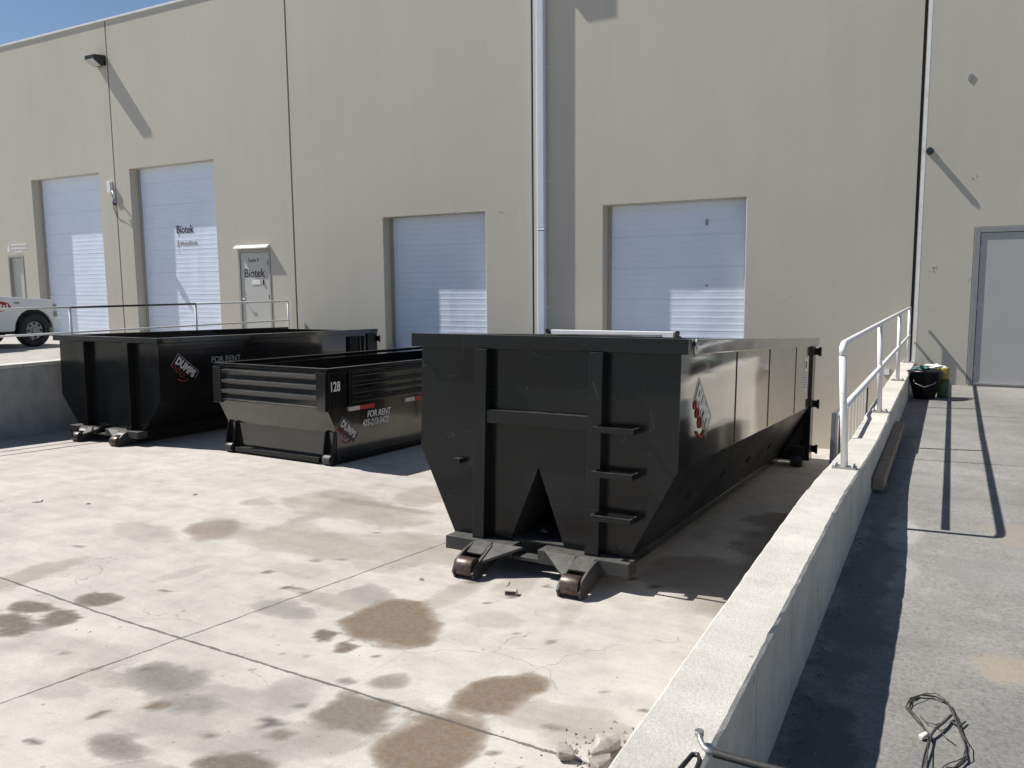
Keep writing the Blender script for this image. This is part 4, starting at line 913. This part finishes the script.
b = MB(); b.prism([(-1.95, .8), (-1.45, .8), (-1.22, .84), (-1.14, .91), (-1.2, .99), (-1.35, 1.03), (-1.95, 1.03)], -.006, -.001, 'y'); b.build('door_emblem', M['red_decal'], T)
b = MB()
for i in range(6): b.box(-1.6+.07*i, -1.56+.07*i, -.009, -.0065, .86+.02*(i % 2), .95+.02*(i % 2))
b.build('emblem_lettering', M['letters_white'], T)
text('fender_badge', '2500', .07, M['dark_metal'], T, (-1.08, -.004, .97), RX)

# ------------------------------------------------------------------ world, sun, camera
SD = Vector((.79, .17, -1)).normalized()
w = bpy.data.worlds.new('World'); scene.world = w; w.use_nodes = True; nt = w.node_tree
sk = nt.nodes.new('ShaderNodeTexSky'); sk.sky_type = 'NISHITA'; sk.sun_disc = False
sk.sun_elevation = math.asin(-SD.z); sk.sun_rotation = math.atan2(-SD.x, -SD.y) % (2*math.pi)
sk.altitude = 1400; sk.air_density = 1.0; sk.dust_density = .25; sk.ozone_density = 1.0
bg = nt.nodes['Background']; bg.inputs[1].default_value = .066; nt.links.new(sk.outputs[0], bg.inputs[0])
sl = bpy.data.lights.new('sun', 'SUN'); sl.energy = 5.0; sl.angle = R(.53); sl.color = (1, .965, .905)
so = bpy.data.objects.new('sun', sl); COL.objects.link(so); so.rotation_euler = SD.to_track_quat('-Z', 'Y').to_euler(); so.location = (-20, -5, 30)

f_px, yaw, pitch, roll = 812.9, .4954, .1189, .0096
cy, sy, cp, sp, cr, sr = math.cos(yaw), math.sin(yaw), math.cos(pitch), math.sin(pitch), math.cos(roll), math.sin(roll)
Fw = Vector((-sy*cp, cy*cp, -sp)); r = Vector((cy, sy, 0)); d = Fw.cross(r)
right = cr*r+sr*d; down = -sr*r+cr*d
mat = Matrix.Identity(4)
for i in range(3): mat[i][0] = right[i]; mat[i][1] = -down[i]; mat[i][2] = -Fw[i]
cam = bpy.data.cameras.new('camera'); cam.sensor_width = 36; cam.lens = f_px/1024*36; cam.clip_start = .05; cam.clip_end = 4000
co = bpy.data.objects.new('camera', cam); COL.objects.link(co); co.matrix_world = mat; scene.camera = co
vs = scene.view_settings; vs.view_transform = 'Standard'; vs.look = 'None'; vs.exposure = .45; vs.gamma = 1
scene.render.resolution_x = 1024; scene.render.resolution_y = 768
scene.render.engine = 'CYCLES'; scene.cycles.max_bounces = 8; scene.cycles.use_denoising = True

# ------------------------------------------------------------------ every loose piece of these parts becomes a part of its own
SPLIT = {'guide_rail', 'joint_sealant', 'rear_post', 'side_seam', 'side_wall', 'raked_side', 'side_rail', 'skid_rail', 'cross_member', 'bottom_edge', 'front_post', 'latch_plate', 'pipe_strap', 'packer', 'side_stake', 'side_window', 'roof', 'wall_body_parts', 'door_frame', 'top_rail', 'roller_bracket', 'bracket', 'rim_hole', 'loose_strand', 'frame_rail', 'side_marker', 'paint_chip', 'scupper_box', 'slats', 'door_gap', 'door_handle'}
for o in list(scene.objects):
    if o.type != 'MESH' or o.name.split('.')[0] not in SPLIT: continue
    bm = bmesh.new(); bm.from_mesh(o.data); bm.verts.index_update(); seen = set(); isl = []
    for v in bm.verts:
        if v.index in seen: continue
        st = [v]; seen.add(v.index); cur = set()
        while st:
            q = st.pop(); cur.add(q.index)
            for e_ in q.link_edges:
                t_ = e_.other_vert(q)
                if t_.index not in seen: seen.add(t_.index); st.append(t_)
        isl.append(cur)
    if len(isl) < 2: bm.free(); continue
    src = o.data; base = o.name.split('.')[0]
    for k, keep in enumerate(isl):
        b2 = bmesh.new(); b2.from_mesh(src); b2.verts.ensure_lookup_table()
        bmesh.ops.delete(b2, geom=[v for v in b2.verts if v.index not in keep], context='VERTS')
        me = bpy.data.meshes.new(base); b2.to_mesh(me); b2.free()
        for m_ in src.materials:
            if not me.materials: me.materials.append(m_)
        if k == 0: o.data = me
        else:
            c = o.copy(); c.data = me; COL.objects.link(c)
    bm.free()
